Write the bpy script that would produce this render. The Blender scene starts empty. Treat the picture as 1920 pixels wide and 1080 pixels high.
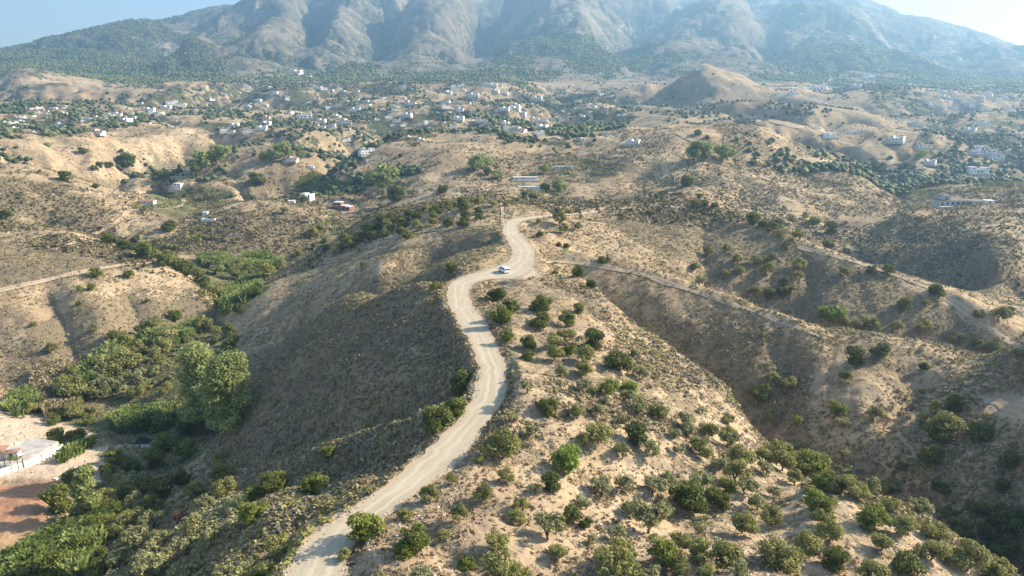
import bpy, bmesh, math, random
import numpy as np
from mathutils import Vector
QUICK = False
PITCH = math.radians(15.3)
ZO = 120.0                                                 # world height = survey height + ZO (the camera is at survey height 0)
SUN_AZ, SUN_EL = math.radians(17), math.radians(30)         # azimuth from +X towards +Y
scene = bpy.context.scene
# ------------------------------------------------------------------ camera
cam = bpy.data.cameras.new('camera'); camo = bpy.data.objects.new('camera', cam)
scene.collection.objects.link(camo); scene.camera = camo
camo.location = (0, 0, ZO); camo.rotation_euler = (math.pi/2-PITCH, 0, 0)
cam.sensor_width = 36; cam.lens = 36*1280/1920; cam.clip_start = 1; cam.clip_end = 60000
# ------------------------------------------------------------------ sky and sun
world = bpy.data.worlds.new('World'); scene.world = world; world.use_nodes = True
wn = world.node_tree.nodes; wl = world.node_tree.links
sky = wn.new('ShaderNodeTexSky'); sky.sky_type = 'NISHITA'; sky.sun_disc = False
sky.sun_elevation = SUN_EL; sky.sun_rotation = math.pi/2-SUN_AZ; sky.altitude = 300; sky.dust_density = 1.5; sky.air_density = 1.0
wn['Background'].inputs['Strength'].default_value = 0.105
wl.new(sky.outputs[0], wn['Background'].inputs['Color'])
sun = bpy.data.lights.new('sun', 'SUN'); sun.energy = 5.0; sun.angle = math.radians(.55); sun.color = (1, .88, .71)
suno = bpy.data.objects.new('sun', sun); scene.collection.objects.link(suno)
SUNV = Vector((math.cos(SUN_AZ)*math.cos(SUN_EL), math.sin(SUN_AZ)*math.cos(SUN_EL), math.sin(SUN_EL)))
suno.rotation_euler = SUNV.to_track_quat('Z', 'Y').to_euler(); suno.location = (200, 0, 400)
scene.view_settings.view_transform = 'Standard'; scene.view_settings.look = 'None'
scene.view_settings.gamma = 1; scene.view_settings.exposure = 1.38
# ------------------------------------------------------------------ terrain
# The land is one height field.  It is surveyed along ridges, gullies, road and
# valley floors (image column, row, forward distance in metres -> a point in the world)
# and interpolated between them; erosion-like noise is added on top.
F0 = 1280.0; SP = math.sin(PITCH); CP = math.cos(PITCH)
def ray(px, py):
    d = F0*CP + (540-py)*SP
    return (px-960)/d, (-F0*SP + (540-py)*CP)/d         # x/Y , z/Y
# the dirt road: left edge pixel, right edge pixel, level
ROAD = [(520,1100,672,1100,-52),(535,1080,652,1080,-52),(552,1040,652,1046,-52),(586,1000,668,1010,-52),(630,972,700,986,-52),(667,950,738,960,-52),(732,900,815,905,-51.8),
 (794,850,872,855,-51.4),(846,800,906,805,-51),(880,755,938,760,-50.6),(893,720,949,722,-50.3),(897,690,948,690,-50),(891,665,940,665,-50),(879,640,931,640,-50),(866,618,920,620,-50),
 (856,600,908,600,-50),(845,580,894,584,-50),(838,562,886,570,-50),(837,547,880,553,-50),(845,532,882,542,-50),(864,520,890,533,-50),(890,511,907,526,-50),(918,503,938,523,-50),
 (940,496,970,521,-50),(953,487,994,507,-50),(958,477,1002,486,-50),(957,465,1002,468,-50),(952,453,992,455,-50),(946,442,983,445,-50),(942,430,972,432,-50),(947,418,972,422,-50),
 (962,410,985,414,-50),(998,405.5,1006,409.5,-50.2),(1040,402.5,1042,406,-51.2),(1080,399,1081,402.5,-52.4),(1130,395.5,1131,399,-54)]
LINES = """
R 1080 400 332, 1150 397 345, 1230 392 350
P 905 560 168.8, 925 600 150.8, 962 620 140.6, 966 680 122.6, 945 545 177, 970 720 113, 720 1040 69.6, 690 1085 66, 680 1010 73.4, 760 960 78.5
P 960 560 168, 1050 600 153, 1100 680 131, 1000 700 124, 1200 740 125, 1000 800 101, 1150 850 96, 1300 820 112, 1000 900 86, 800 1000 73.5, 950 1050 67, 945 512 203, 1000 620 145, 985 660 134
L 1000 480 226, 1060 520 204, 1150 590 173, 1250 660 152, 1360 745 135
L 1080 530 214, 1150 602 200, 1250 678 187, 1350 766 170, 1390 792 159, 1440 830 150, 1550 880 140, 1700 930 130, 1800 1000 117, 1900 1060 112, 2050 1120 108
L 1050 1040 71.5, 1250 960 86, 1400 880 104, 1440 835 130
L 1000 1100 65, 1250 1020 76, 1450 930 92, 1550 900 99, 1700 960 93.5, 1800 1030 87.5, 1900 1090 82
L 1000 480 228, 1090 490 225, 1190 510 221, 1300 545 213, 1400 580 203, 1480 605 194, 1560 638 183, 1620 628 188, 1700 640 186, 1800 655 182, 1920 690 175, 2100 740 165
L 1120 485 258, 1250 522 264, 1400 597 262, 1500 624 248, 1555 613 238, 1700 646 236, 1850 694 226, 1920 715 217, 2050 745 210
L 1150 397 345, 1250 372 375, 1340 390 350, 1460 445 306, 1560 478 290, 1680 515 275, 1760 550 262, 1850 600 247, 1920 650 236, 2050 700 226
L 1300 392 455, 1380 425 430, 1460 456 405, 1560 492 398, 1640 512 385, 1760 562 350, 1900 605 318
L 1250 310 620, 1320 302 620, 1400 325 600, 1500 350 570, 1600 385 520, 1665 415 470
L 1290 338 500, 1400 357 505, 1480 385 490, 1560 420 455
P 1340 330 560, 1480 365 530, 1580 410 485, 1180 332 600, 1640 470 400, 1400 400 460, 1500 425 440
L 1690 395 440, 1750 386 450, 1850 386 450, 1920 392 450, 2100 400 450
L 1690 395 440, 1790 406 425, 1850 445 380, 1870 500 335, 1905 560 298
P 1610 470 410, 1660 480 378
P 1650 368 530, 1750 350 570, 1900 355 570, 1600 340 640, 1820 330 640, 2050 350 600
L 1950 735 152, 1880 772 147, 1780 808 144, 1680 826 143, 1590 828 143
L 1900 860 129, 1780 880 129, 1650 872 132
L 958 415 290, 947 385 325, 945 372 342, 900 378 335, 860 388 325, 820 400 320
P 760 415 330, 700 430 345, 620 465 335, 990 385 335, 1040 392 335
L 820 400 320, 760 396 345, 700 400 400
L 700 455 320, 629 485 325, 540 520 327, 484 545 316, 421 587 300
L 915 442 264, 850 465 264, 770 492 256
P 700 520 250, 600 560 260, 500 590 278, 650 500 280, 730 490 262, 450 605 285, 540 545 300
L 870 500 200, 795 509 215, 686 550 218, 587 592 226
L 815 537 203, 764 554 215, 691 612 228, 613 672 234, 500 750 230, 430 795 212
L 835 560 177, 758 566 182, 690 602 182, 613 649 181, 484 753 177, 395 830 176
P 700 760 140, 600 850 125, 500 850 148, 450 900 140, 400 900 158, 740 850 106, 800 700 138, 700 690 152, 600 750 158, 780 630 163, 860 640 150
L 560 1080 67, 600 1000 77, 640 950 84, 700 905 90, 780 850 98
L 500 960 92, 400 980 110, 300 1000 131, 200 1040 130
L 420 1080 78, 300 1080 98, 200 1080 116
L 100 1080 124, 200 1000 140, 250 930 160, 330 870 181, 430 800 205, 400 740 222, 330 700 238, 380 640 275, 390 612 300, 420 570 325, 470 525 372, 540 497 400, 600 462 442, 640 425 490, 650 400 545, 700 375 620, 725 345 670
P 60 950 149, 0 900 165, 50 860 178, 130 860 180, 200 850 188, 50 790 205, 0 760 214, -60 730 214, 100 740 228, 200 730 232, 250 700 245, 0 715 238, 0 1000 138, -150 900 160
P 0 650 256, 0 600 267, 200 600 272, 300 600 288, 150 560 284, 250 660 263, 350 620 294, 100 650 256
L -200 575 275, 0 545 285, 100 520 300, 200 500 318, 290 490 332, 340 520 326, 390 555 316, 405 590 306
P 0 480 310, 130 438 342, 0 440 330, 200 460 345, -200 440 330
L 60 432 430, 150 420 440, 210 450 430, 300 468 425, 400 500 395
L -150 300 540, 0 318 520, 100 340 510, 190 375 490
P 50 380 450, 100 418 425, 240 398 480, 180 430 440
L 380 410 480, 480 386 500, 540 396 490, 600 432 462
P 470 440 440, 380 450 440, 450 487 402, 560 482 412
L 400 415 500, 350 392 545, 330 375 620, 380 335 760
P 640 385 560, 560 370 610, 590 340 690, 650 350 680, 270 378 600
L 440 328 740, 560 311 740, 620 318 740
P 480 352 680, 300 340 720, 0 300 800
L 100 312 780, 230 302 800, 330 312 790
L -200 270 900, 0 268 950, 200 262 980, 400 262 980, 560 268 960
P 200 300 880, 440 300 860, 650 300 850, 120 335 680
P 800 362 560, 900 312 760, 985 352 640, 1040 372 560, 1130 382 500, 1150 352 570, 870 345 600, 1100 330 700, 1080 300 820, 945 382 480
L 740 300 900, 800 272 990, 870 254 1060, 940 258 1060, 1020 282 1000
P 870 302 850, 1150 290 850, 1000 310 780, 1050 272 1100, 1200 290 800
L 1200 262 950, 1290 232 1100, 1380 213 1150, 1490 225 1150, 1600 245 1100, 1700 280 1000
L 1390 262 900, 1440 250 950, 1500 275 880, 1545 295 830
P 1330 262 980, 1450 290 780, 1600 300 800, 1640 270 900, 1540 255 1000, 1350 275 850
L 1740 282 900, 1800 278 930, 1850 290 900
P 1720 310 760, 1900 320 760, 1900 280 950, 2100 300 900
L 1150 192 1650, 1220 165 1700, 1270 140 1730, 1310 133 1740, 1350 145 1720, 1420 168 1660, 1500 198 1550, 1570 222 1450
L 1310 133 1740, 1325 165 1580, 1345 205 1400
L 1290 165 1800, 1262 195 1720, 1240 215 1600
L 1340 240 1060, 1365 265 980, 1345 285 900
L 1470 235 1120, 1520 268 1060, 1560 290 960
L 1600 250 1060, 1580 275 980, 1610 292 900
P 1240 200 1600, 1420 205 1550, 1200 205 1500
L 1500 214 1500, 1570 195 1560, 1640 183 1580, 1710 200 1540, 1780 226 1450
P -300 240 1150, 0 240 1150, 250 238 1180, 450 235 1200, 600 240 1150, 750 238 1180, 1900 250 1150, 2300 250 1150, 1800 225 1350
P -300 215 1400, 0 218 1350, 200 212 1420, 450 205 1500, 700 205 1480, 900 205 1480, 1080 210 1450, 1900 205 1500, 2300 205 1500
P -300 185 1700, 0 180 1750, 200 178 1800, 400 175 1850, 600 175 1850, 800 178 1800, 1000 175 1850, 1150 178 2000, 1450 170 2000, 1750 182 1800, 1900 175 1900, 2300 175 1900
P 0 158 2000, 200 160 2050, 350 155 2150, 500 152 2200, 650 150 2200, 800 160 2150, 980 152 2250, 1150 155 2250, 1500 155 2250, 1750 165 2200, 1900 155 2300
L 20 140 2000, 60 138 2050, 110 150 2000
L 850 150 2150, 930 135 2250, 990 155 2150
L -400 140 3800, -100 112 3900, 0 98 4000, 180 71 4200, 280 43 4400, 430 25 4600, 500 8 4800, 560 -22 5200, 700 -60 5700, 850 -75 5900, 1000 -60 6000, 1150 -35 6000, 1290 1 5800, 1345 0 5700, 1400 -8 5600, 1500 -12 5600, 1620 3 5150, 1700 36 4750, 1800 62 4450, 1900 92 4200, 2050 120 4000, 2400 150 4200
L 280 43 3950, 240 80 3400, 215 110 3000, 190 140 2600
L 430 25 4000, 380 70 3300, 330 110 2800, 290 140 2500
L 560 -22 4200, 520 40 3500, 480 90 2900, 440 130 2500
L 500 62 3600, 468 50 3700, 440 75 3400, 410 110 3050
L 640 0 4050, 625 60 3400, 640 110 2850, 660 140 2450
L 570 70 3500, 560 110 3000, 545 135 2600
L 880 -20 4150, 845 28 3600, 800 78 3100, 765 112 2750, 735 145 2450
L 700 -60 4400, 760 20 4000, 740 90 3450, 715 130 2850
L 950 -30 4700, 935 40 4200, 925 85 3650, 900 118 3050, 880 140 2600
L 1100 -20 4300, 1080 8 3950, 1020 60 3400, 950 105 2900, 900 130 2600
L 1080 8 3950, 1110 60 3300, 1130 105 2850, 1120 145 2450
L 1260 -5 4750, 1250 40 4200, 1200 85 3600, 1120 125 3000
L 1400 -5 4300, 1370 22 3900, 1300 68 3400, 1220 105 2900, 1150 140 2500
L 1370 22 3900, 1400 80 3200, 1430 130 2600
L 1450 0 4200, 1420 60 3650, 1340 110 3000
L 1450 0 4300, 1520 45 3800, 1600 88 3350, 1700 130 2900, 1780 160 2500
L 1520 45 3800, 1530 100 3100, 1560 145 2500
L 1460 60 3700, 1480 110 3100, 1500 150 2550
L 1600 15 4350, 1680 90 3600, 1790 130 3000, 1850 155 2650
L 1700 36 4500, 1800 90 3700, 1900 130 3000
L 790 0 4830, 765 50 4200, 735 100 3622, 705 140 2888
L 1000 -10 5460, 960 40 4935, 930 75 4410, 915 105 3885, 893 132 3255
L 1290 20 5250, 1260 60 4620, 1210 95 3990, 1120 130 3360
L 1440 50 4620, 1430 100 3780, 1440 140 3045
L 1640 80 4100, 1740 122 3450, 1830 150 2900
L 600 30 4462, 590 80 3832, 585 120 3150
L 400 60 4148, 340 100 3518, 310 130 2940
"""
def ctrl_points():
    pts = []
    for ln in LINES.strip().splitlines():
        k, rest = ln[0], ln[1:]
        p = []
        for tr in rest.split(','):
            px, py, Y = map(float, tr.split())
            u, t = ray(px, py)
            p.append((u, math.log(Y), t*Y))
        if k == 'P':
            pts += p; continue
        for a, b in zip(p[:-1], p[1:]):
            d = math.hypot(b[0]-a[0], b[1]-a[1])
            n = max(1, int(d/0.022))
            for i in range(n):
                f = i/n
                pts.append(tuple(a[j]+(b[j]-a[j])*f for j in range(3)))
        pts.append(p[-1])
    for lx, ly, rx, ry, z in ROAD[1:]:
        (ul, tl), (ur, tr) = ray(lx, ly), ray(rx, ry)
        pts.append(((ul*z/tl+ur*z/tr)/(z/tl+z/tr), math.log((z/tl+z/tr)/2), z+0.0))
    # the ground below and beside the frame, and the far side of the mountain
    for x, Y, z in [(0,45,-49),(-30,45,-52),(-60,50,-66),(-90,60,-82),(30,45,-50),(60,50,-56),(90,60,-68),(0,28,-48),(-28,28,-52),(28,28,-52),
                    (-130,100,-96),(-170,130,-97),(-220,150,-97),(140,175,-52),(128,155,-50),(122,140,-43),(126,128,-47),(118,117,-44),(112,105,-50),(150,135,-45),(106,95,-56),(104,85,-62),(200,150,-52),(-320,240,-90),(-420,330,-66),(380,330,-66),(-60,28,-66),(60,28,-62)]:
        pts.append((x/Y, math.log(Y), z))
    for px in range(-400, 2500, 200):
        u, _ = ray(px, 150)
        pts.append((u, math.log(6900), 200.0)); pts.append((u, math.log(9000), -100.0))
    a = np.array(pts)
    key = np.round(a[:, :2]/0.006).astype(int)
    _, idx = np.unique(key, axis=0, return_index=True)
    return a[np.sort(idx)]
CT = ctrl_points()
VS = 0.8                                                   # weight of the depth axis
def rbf_fit(a):
    P = a[:, :2]*np.array([1, VS])
    D = np.sqrt(((P[:, None]-P[None])**2).sum(-1))
    n = len(P)
    A = np.zeros((n+3, n+3)); A[:n, :n] = -D + np.eye(n)*0.0006
    A[:n, n] = 1; A[:n, n+1:] = P; A[n, :n] = 1; A[n+1:, :n] = P.T
    return P, np.linalg.solve(A, np.r_[a[:, 2], 0, 0, 0])
def rbf_eval(P, w, U, V):
    q = np.stack([U.ravel(), V.ravel()*VS], 1); out = np.empty(len(q)); n = len(P)
    for s in range(0, len(q), 20000):
        c = q[s:s+20000]
        D = np.sqrt(np.maximum((c**2).sum(1)[:, None] + (P**2).sum(1)[None] - 2*c@P.T, 0))
        out[s:s+20000] = -D@w[:n] + w[n] + c@w[n+1:]
    return out.reshape(U.shape)

# --- value noise on the ground plane (numpy)
def vnoise(x, y, seed):
    xi = np.floor(x).astype(np.int64); yi = np.floor(y).astype(np.int64)
    fx = x-xi; fy = y-yi; fx = fx*fx*fx*(fx*(fx*6-15)+10); fy = fy*fy*fy*(fy*(fy*6-15)+10)
    def h(a, b):
        n = (a*374761393 + b*668265263 + seed*974634777) & 0x7fffffff
        n = ((n ^ (n >> 13))*1274126177) & 0x7fffffff
        n = ((n ^ (n >> 16))*2246822519) & 0x7fffffff
        return ((n ^ (n >> 15)) & 0xffffff)/float(0xffffff)
    return (h(xi, yi)*(1-fx)+h(xi+1, yi)*fx)*(1-fy)+(h(xi, yi+1)*(1-fx)+h(xi+1, yi+1)*fx)*fy
def fbm(x, y, seed, octs=4, gain=.5):
    s = 0; a = 1; t = 0; c, d = .8, .6
    for i in range(octs):
        s = s+a*vnoise(x, y, seed+i); t += a; a *= gain
        x, y = (x*c-y*d)*2.03+17.3, (x*d+y*c)*2.03-9.1
    return s/t
def ridged(x, y, seed, octs=4, gain=.5):
    s = 0; a = 1; t = 0; c, d = .8, .6; w = 1
    for i in range(octs):
        n = 1-np.abs(vnoise(x, y, seed+i)*2-1); n = n*n*w
        s = s+a*n; t += a; a *= gain; w = np.clip(n*1.6, 0, 1)
        x, y = (x*c-y*d)*2.03+17.3, (x*d+y*c)*2.03-9.1
    return s/t
def smooth(a, lo, hi):
    t = np.clip((a-lo)/(hi-lo), 0, 1); return t*t*(3-2*t)

UMAX, VMIN, VMAX = 1.15, math.log(27.), math.log(7000.)
NU, NV = (1150, 1250) if not QUICK else (576, 626)
us = np.linspace(-UMAX, UMAX, NU); vs = np.linspace(VMIN, VMAX, NV)
def up(coarse, nu, nv):                                    # bilinear upsampling of a [v,u] grid
    a, b = coarse.shape
    y = np.linspace(0, a-1, nv); x = np.linspace(0, b-1, nu)
    yi = np.minimum(y.astype(int), a-2); xi = np.minimum(x.astype(int), b-2)
    fy = (y-yi)[:, None]; fx = (x-xi)[None]
    c = coarse
    return (c[yi][:, xi]*(1-fx)+c[yi][:, xi+1]*fx)*(1-fy)+(c[yi+1][:, xi]*(1-fx)+c[yi+1][:, xi+1]*fx)*fy
_P, _w = rbf_fit(CT)
_cu, _cv = np.meshgrid(np.linspace(-UMAX, UMAX, 420), np.linspace(VMIN, VMAX, 520))
_cz = rbf_eval(_P, _w, _cu, _cv)
for _ in range(1):                                         # soften the creases a little
    _cz[1:-1, 1:-1] = (_cz[1:-1, 1:-1]*4+_cz[:-2, 1:-1]+_cz[2:, 1:-1]+_cz[1:-1, :-2]+_cz[1:-1, 2:])/8
Z = up(_cz, NU, NV)
U, V = np.meshgrid(us, vs); Y = np.exp(V); X = U*Y
# erosion: small rills near, badland spurs in the middle distance, big ribs on the mountain
wx = fbm(X/60, Y/60, 5, 3)*30; wy = fbm(X/60, Y/60, 9, 3)*30
near = 1-smooth(Y, 350, 700); mid = smooth(Y, 350, 800)*(1-smooth(Y, 1700, 2300)); far = smooth(Y, 2000, 2700)
flat = smooth(Z, -92, -84) * 1.0                           # quiet valley floor
flat = np.where(Y > 600, 1, flat)
Z = Z + near*flat*((.4-ridged((X+wx)/34, (Y+wy)/34, 21, 4))*3.2 + (.4-ridged((X+wx*.6)/46, (Y+wy*.6)/12, 171, 3))*1.1 + (fbm(X/9, Y/9, 33, 3)-.5)*1.1)
Z = Z + (1-smooth(Y, 200, 400))*(fbm(X/2.4, Y/2.4, 35, 3)-.5)*.6
Z = Z + mid*(1-.4*smooth(X/Y, .08, .18)*smooth(Y, 850, 1000))*((.42-ridged((X+wx*3)/260, (Y+wy*3)/260, 41, 3, .42))*92 + (fbm(X/60, Y/60, 47, 4)-.5)*9 + (.4-ridged((X+wx)/80, (Y+wy)/80, 141, 4, .5))*4)
Z = Z + far*((ridged((X+wx*6)/620, (Y+wy*6)/1300, 61, 4, .5)-.5)*45*np.clip((Z+0)/250, .25, 1) + (fbm(X/130, Y/130, 67, 4)-.5)*16 + (fbm(X/42, Y/42, 181, 3)-.5)*11 + (.38-ridged((X+wx*4)/430, (Y+wy*4)/520, 157, 5, .6))*105*np.clip((Z+20)/250, .1, 1) + (.4-ridged((X+wx*3)/210, (Y+wy*3)/260, 151, 5, .6))*22*np.clip((Z+60)/250, .15, 1))

def near_line(C, X, Y, zc, hw):
    """distance to a polyline minus its half width, level and side at the nearest point"""
    best = np.full(X.shape, 1e9); zz = np.zeros(X.shape)
    for i in range(len(C)-1):
        ax, ay = C[i]; bx, by = C[i+1]; L2 = (bx-ax)**2+(by-ay)**2+1e-9
        t = np.clip(((X-ax)*(bx-ax)+(Y-ay)*(by-ay))/L2, 0, 1)
        d = np.hypot(X-ax-t*(bx-ax), Y-ay-t*(by-ay)) - (hw[i]+(hw[i+1]-hw[i])*t)
        m = d < best
        best = np.where(m, d, best); zz = np.where(m, zc[i]+(zc[i+1]-zc[i])*t, zz)
    return best, zz
# gullies cut and spurs raised along surveyed lines: depth (negative) or height, half width, points
for _dp, _w, _tx in ((-10, 19, '800 545 205, 764 556 213, 691 614 226, 613 674 232, 520 740 230'), (4.5, 13, '835 520 206, 795 509 215, 740 528 217, 686 550 218, 640 570 222, 587 592 226, 540 612 230'),
        (4, 12, '800 562 182, 758 566 182, 690 602 182, 613 649 181, 540 705 179, 484 753 177'), (-8, 17, '900 448 262, 850 465 264, 770 492 256, 700 525 250, 630 560 252, 560 600 252'),
        (-5, 12, '820 720 122, 740 750 135, 660 800 142, 580 850 148'), (2.2, 10, '850 780 104, 760 810 116, 680 850 122, 600 910 124'), (-3, 9, '760 880 98, 680 900 106, 600 950 110, 520 1000 112'),
        (-7, 17, '1150 602 200, 1250 678 187, 1350 766 170, 1390 792 159, 1440 830 150, 1550 880 140, 1700 930 130'), (2.5, 10, '1060 520 204, 1150 590 173, 1250 660 152, 1360 745 135'),
        (2.5, 12, '1090 490 225, 1190 510 221, 1300 545 213, 1400 580 203, 1480 605 194'), (-7, 20, '1120 485 258, 1250 522 264, 1400 597 262, 1500 624 248, 1555 613 238, 1700 646 236, 1850 694 226'),
        (-4, 14, '1330 545 250, 1310 500 275, 1320 450 300, 1330 420 318'), (-4, 14, '1570 600 240, 1510 560 255, 1500 520 270, 1520 490 280'), (3, 14, '1250 372 375, 1340 390 350, 1460 445 306, 1560 478 290, 1680 515 275, 1760 550 262, 1850 600 247'),
        (-3.5, 10, '1400 790 158, 1470 740 165, 1500 700 172, 1490 660 180'), (-3.5, 10, '1560 880 140, 1620 800 148, 1680 750 156, 1700 700 166'), (-6, 22, '1460 456 405, 1560 492 398, 1640 512 385, 1760 562 350'),
        (-7, 18, '150 418 440, 100 430 438, 210 450 430, 300 470 420'), (-4.5, 12, '240 560 300, 260 600 285, 250 650 268'), (-4.5, 12, '90 560 290, 120 620 270, 150 690 250')):
    _p = []
    for _t in _tx.split(','):
        _a, _b, _c = map(float, _t.split()); _uu, _ = ray(_a, _b); _p.append((_uu*_c, _c))
    _p = np.array(_p); _x0, _y0 = _p.min(0)-40; _x1, _y1 = _p.max(0)+40
    _r0, _r1 = int((math.log(max(_y0, 30))-VMIN)/(VMAX-VMIN)*(NV-1)), int((math.log(_y1)-VMIN)/(VMAX-VMIN)*(NV-1))+2
    _sl = slice(max(_r0, 0), _r1)
    _wob = (fbm(X[_sl]/18, Y[_sl]/18, 201, 3)-.5)*9
    _dd, _ = near_line(_p, X[_sl]+_wob, Y[_sl]-_wob, [0]*len(_p), [0]*len(_p))
    Z[_sl] += _dp*np.clip(1-np.maximum(_dd, 0)/_w, 0, 1)**1.5
# old terraces
def _inpoly(PX, PY, poly):
    r = np.zeros(PX.shape, bool); n = len(poly)
    for i in range(n):
        x0, y0 = poly[i]; x1, y1 = poly[(i+1) % n]
        r ^= ((y0 > PY) != (y1 > PY)) & (PX < (x1-x0)*(PY-y0)/((y1-y0) or 1e-9)+x0)
    return r
_D = Y*CP-Z*SP; _PX = 960+F0*X/_D; _PY = 540-F0*(Y*SP+Z*CP)/_D
for _poly, _st in (([(370,410),(470,380),(560,385),(620,430),(590,480),(420,495),(300,470)], 2.6), ([(640,300),(740,300),(770,360),(660,400),(600,360)], 3.2), ([(1060,190),(1200,200),(1180,270),(1080,260)], 5.0), ([(1060,280),(1180,280),(1170,350),(1060,345)], 3.5), ([(640,420),(900,385),(920,430),(650,470)], 1.2)):
    _m = (_inpoly(_PX, _PY, _poly) & (Y > 300)).astype(float)
    for _ in range(4): _m[1:-1, 1:-1] = (_m[1:-1, 1:-1]*2+_m[:-2, 1:-1]+_m[2:, 1:-1]+_m[1:-1, :-2]+_m[1:-1, 2:])/6
    _kz = (Z+fbm(X/40, Y/40, 161, 3)*3)/_st; _fr = _kz-np.floor(_kz)
    Z = Z + _m*_st*.5*(smooth(_fr, .3, .7)-_fr)
# the road bed is cut into the hill
def road_world():
    out = []
    for lx, ly, rx, ry, z in ROAD:
        (ul, tl), (ur, tr) = ray(lx, ly), ray(rx, ry)
        out.append(((ul*z/tl, z/tl, z), (ur*z/tr, z/tr, z)))
    a = np.array(out)                                      # n,2,3
    b = []
    n = len(a)
    for i in range(n-1):                                   # Catmull-Rom
        p0, p1, p2, p3 = a[max(i-1, 0)], a[i], a[i+1], a[min(i+2, n-1)]
        for k in range(6):
            t = k/6
            b.append(.5*((2*p1)+(-p0+p2)*t+(2*p0-5*p1+4*p2-p3)*t*t+(-p0+3*p1-3*p2+p3)*t**3))
    b.append(a[-1])
    return np.array(b)
RW = road_world()
_s = np.arange(len(RW))*.9
for _k, _sg in ((0, 1), (1, -1)):                          # ragged edges
    _w = (fbm(_s, _s*0+_k*9.7, 191, 3)-.5)*1.5; _d = RW[:, 1, :2]-RW[:, 0, :2]; _d /= np.hypot(*_d.T)[:, None]
    RW[:, _k, :2] += _d*(_w*_sg)[:, None]
def near_line(C, X, Y, zc, hw):
    """distance to a polyline minus its half width, level and side at the nearest point"""
    best = np.full(X.shape, 1e9); zz = np.zeros(X.shape)
    for i in range(len(C)-1):
        ax, ay = C[i]; bx, by = C[i+1]; L2 = (bx-ax)**2+(by-ay)**2+1e-9
        t = np.clip(((X-ax)*(bx-ax)+(Y-ay)*(by-ay))/L2, 0, 1)
        d = np.hypot(X-ax-t*(bx-ax), Y-ay-t*(by-ay)) - (hw[i]+(hw[i+1]-hw[i])*t)
        m = d < best
        best = np.where(m, d, best); zz = np.where(m, zc[i]+(zc[i+1]-zc[i])*t, zz)
    return best, zz
_rc = RW.mean(1); _hw = np.hypot(*(RW[:, 0, :2]-RW[:, 1, :2]).T)/2
_rows = int((math.log(370)-VMIN)/(VMAX-VMIN)*(NV-1))
_c0, _c1 = int((UMAX-.42)/(2*UMAX)*NU), int((UMAX+.22)/(2*UMAX)*NU)
_d, _zr = near_line(_rc[::2, :2], X[:_rows, _c0:_c1], Y[:_rows, _c0:_c1], _rc[::2, 2], _hw[::2])
_sub = Z[:_rows, _c0:_c1]
_k = 1-smooth(_d, .2, 2.6)
ROADD = np.full(Z.shape, 1e9); ROADD[:_rows, _c0:_c1] = _d
Z[:_rows, _c0:_c1] = _sub*(1-_k)+(_zr-.12)*_k

QM = np.maximum.accumulate(Z/Y, axis=0)
def zs(x, y):
    """ground level at a world point (arrays allowed)"""
    a = np.clip((np.asarray(x)/np.asarray(y)+UMAX)/(2*UMAX)*(NU-1), 0, NU-1.001); b = np.clip((np.log(y)-VMIN)/(VMAX-VMIN)*(NV-1), 0, NV-1.001)
    ai = a.astype(int); bi = b.astype(int); fa = a-ai; fb = b-bi
    return (Z[bi, ai]*(1-fa)+Z[bi, ai+1]*fa)*(1-fb)+(Z[bi+1, ai]*(1-fa)+Z[bi+1, ai+1]*fa)*fb
def hit(px, py):
    """the ground point seen at a photograph pixel"""
    u, t = ray(px, py)
    c = int(np.clip(round((u+UMAX)/(2*UMAX)*(NU-1)), 0, NU-1))
    i = int(np.searchsorted(QM[:, c], t))
    if i >= NV: return None
    i = max(i, 1); q0, q1 = QM[i-1, c], QM[i, c]
    f = 0 if q1 <= q0 else (t-q0)/(q1-q0)
    y = math.exp(vs[i-1]+(vs[i]-vs[i-1])*f); x = u*y
    return x, y, float(zs(x, y))
def project(x, y, z):
    d = y*CP - z*SP
    return 960+F0*x/d, 540-F0*(y*SP+z*CP)/d
# ------------------------------------------------------------------ helpers
C = scene.collection
RNG = np.random.default_rng(7); random.seed(7)
def tag(o, label=None, cat=None, group=None, kind=None):
    if label: o['label'] = label
    if cat: o['category'] = cat
    if group: o['group'] = group
    if kind: o['kind'] = kind
    return o
def np_mesh(name, verts, faces, mat=None, smooth_=False, attrs=None):
    """verts (n,3), faces (m,k) with k 3 or 4; attrs {name: per-vertex floats or (n,3) colours}"""
    me = bpy.data.meshes.new(name); verts = np.asarray(verts, np.float32); faces = np.asarray(faces, np.int32)
    m, k = faces.shape
    me.vertices.add(len(verts)); me.vertices.foreach_set('co', verts.ravel())
    me.loops.add(m*k); me.loops.foreach_set('vertex_index', faces.ravel())
    me.polygons.add(m); me.polygons.foreach_set('loop_start', np.arange(0, m*k, k, dtype=np.int32))
    me.polygons.foreach_set('loop_total', np.full(m, k, np.int32))
    if smooth_: me.polygons.foreach_set('use_smooth', np.ones(m, bool))
    for a, v in (attrs or {}).items():
        v = np.asarray(v, np.float32)
        if v.ndim == 1:
            at = me.attributes.new(a, 'FLOAT', 'POINT'); at.data.foreach_set('value', v)
        else:
            at = me.attributes.new(a, 'FLOAT_VECTOR', 'POINT'); at.data.foreach_set('vector', v.ravel())
    me.update(calc_edges=True)
    if mat: me.materials.append(mat)
    return me
def link(name, me, parent=None, loc=None):
    o = bpy.data.objects.new(name, me); C.objects.link(o)
    if parent: o.parent = parent
    if loc: o.location = loc
    return o
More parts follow.
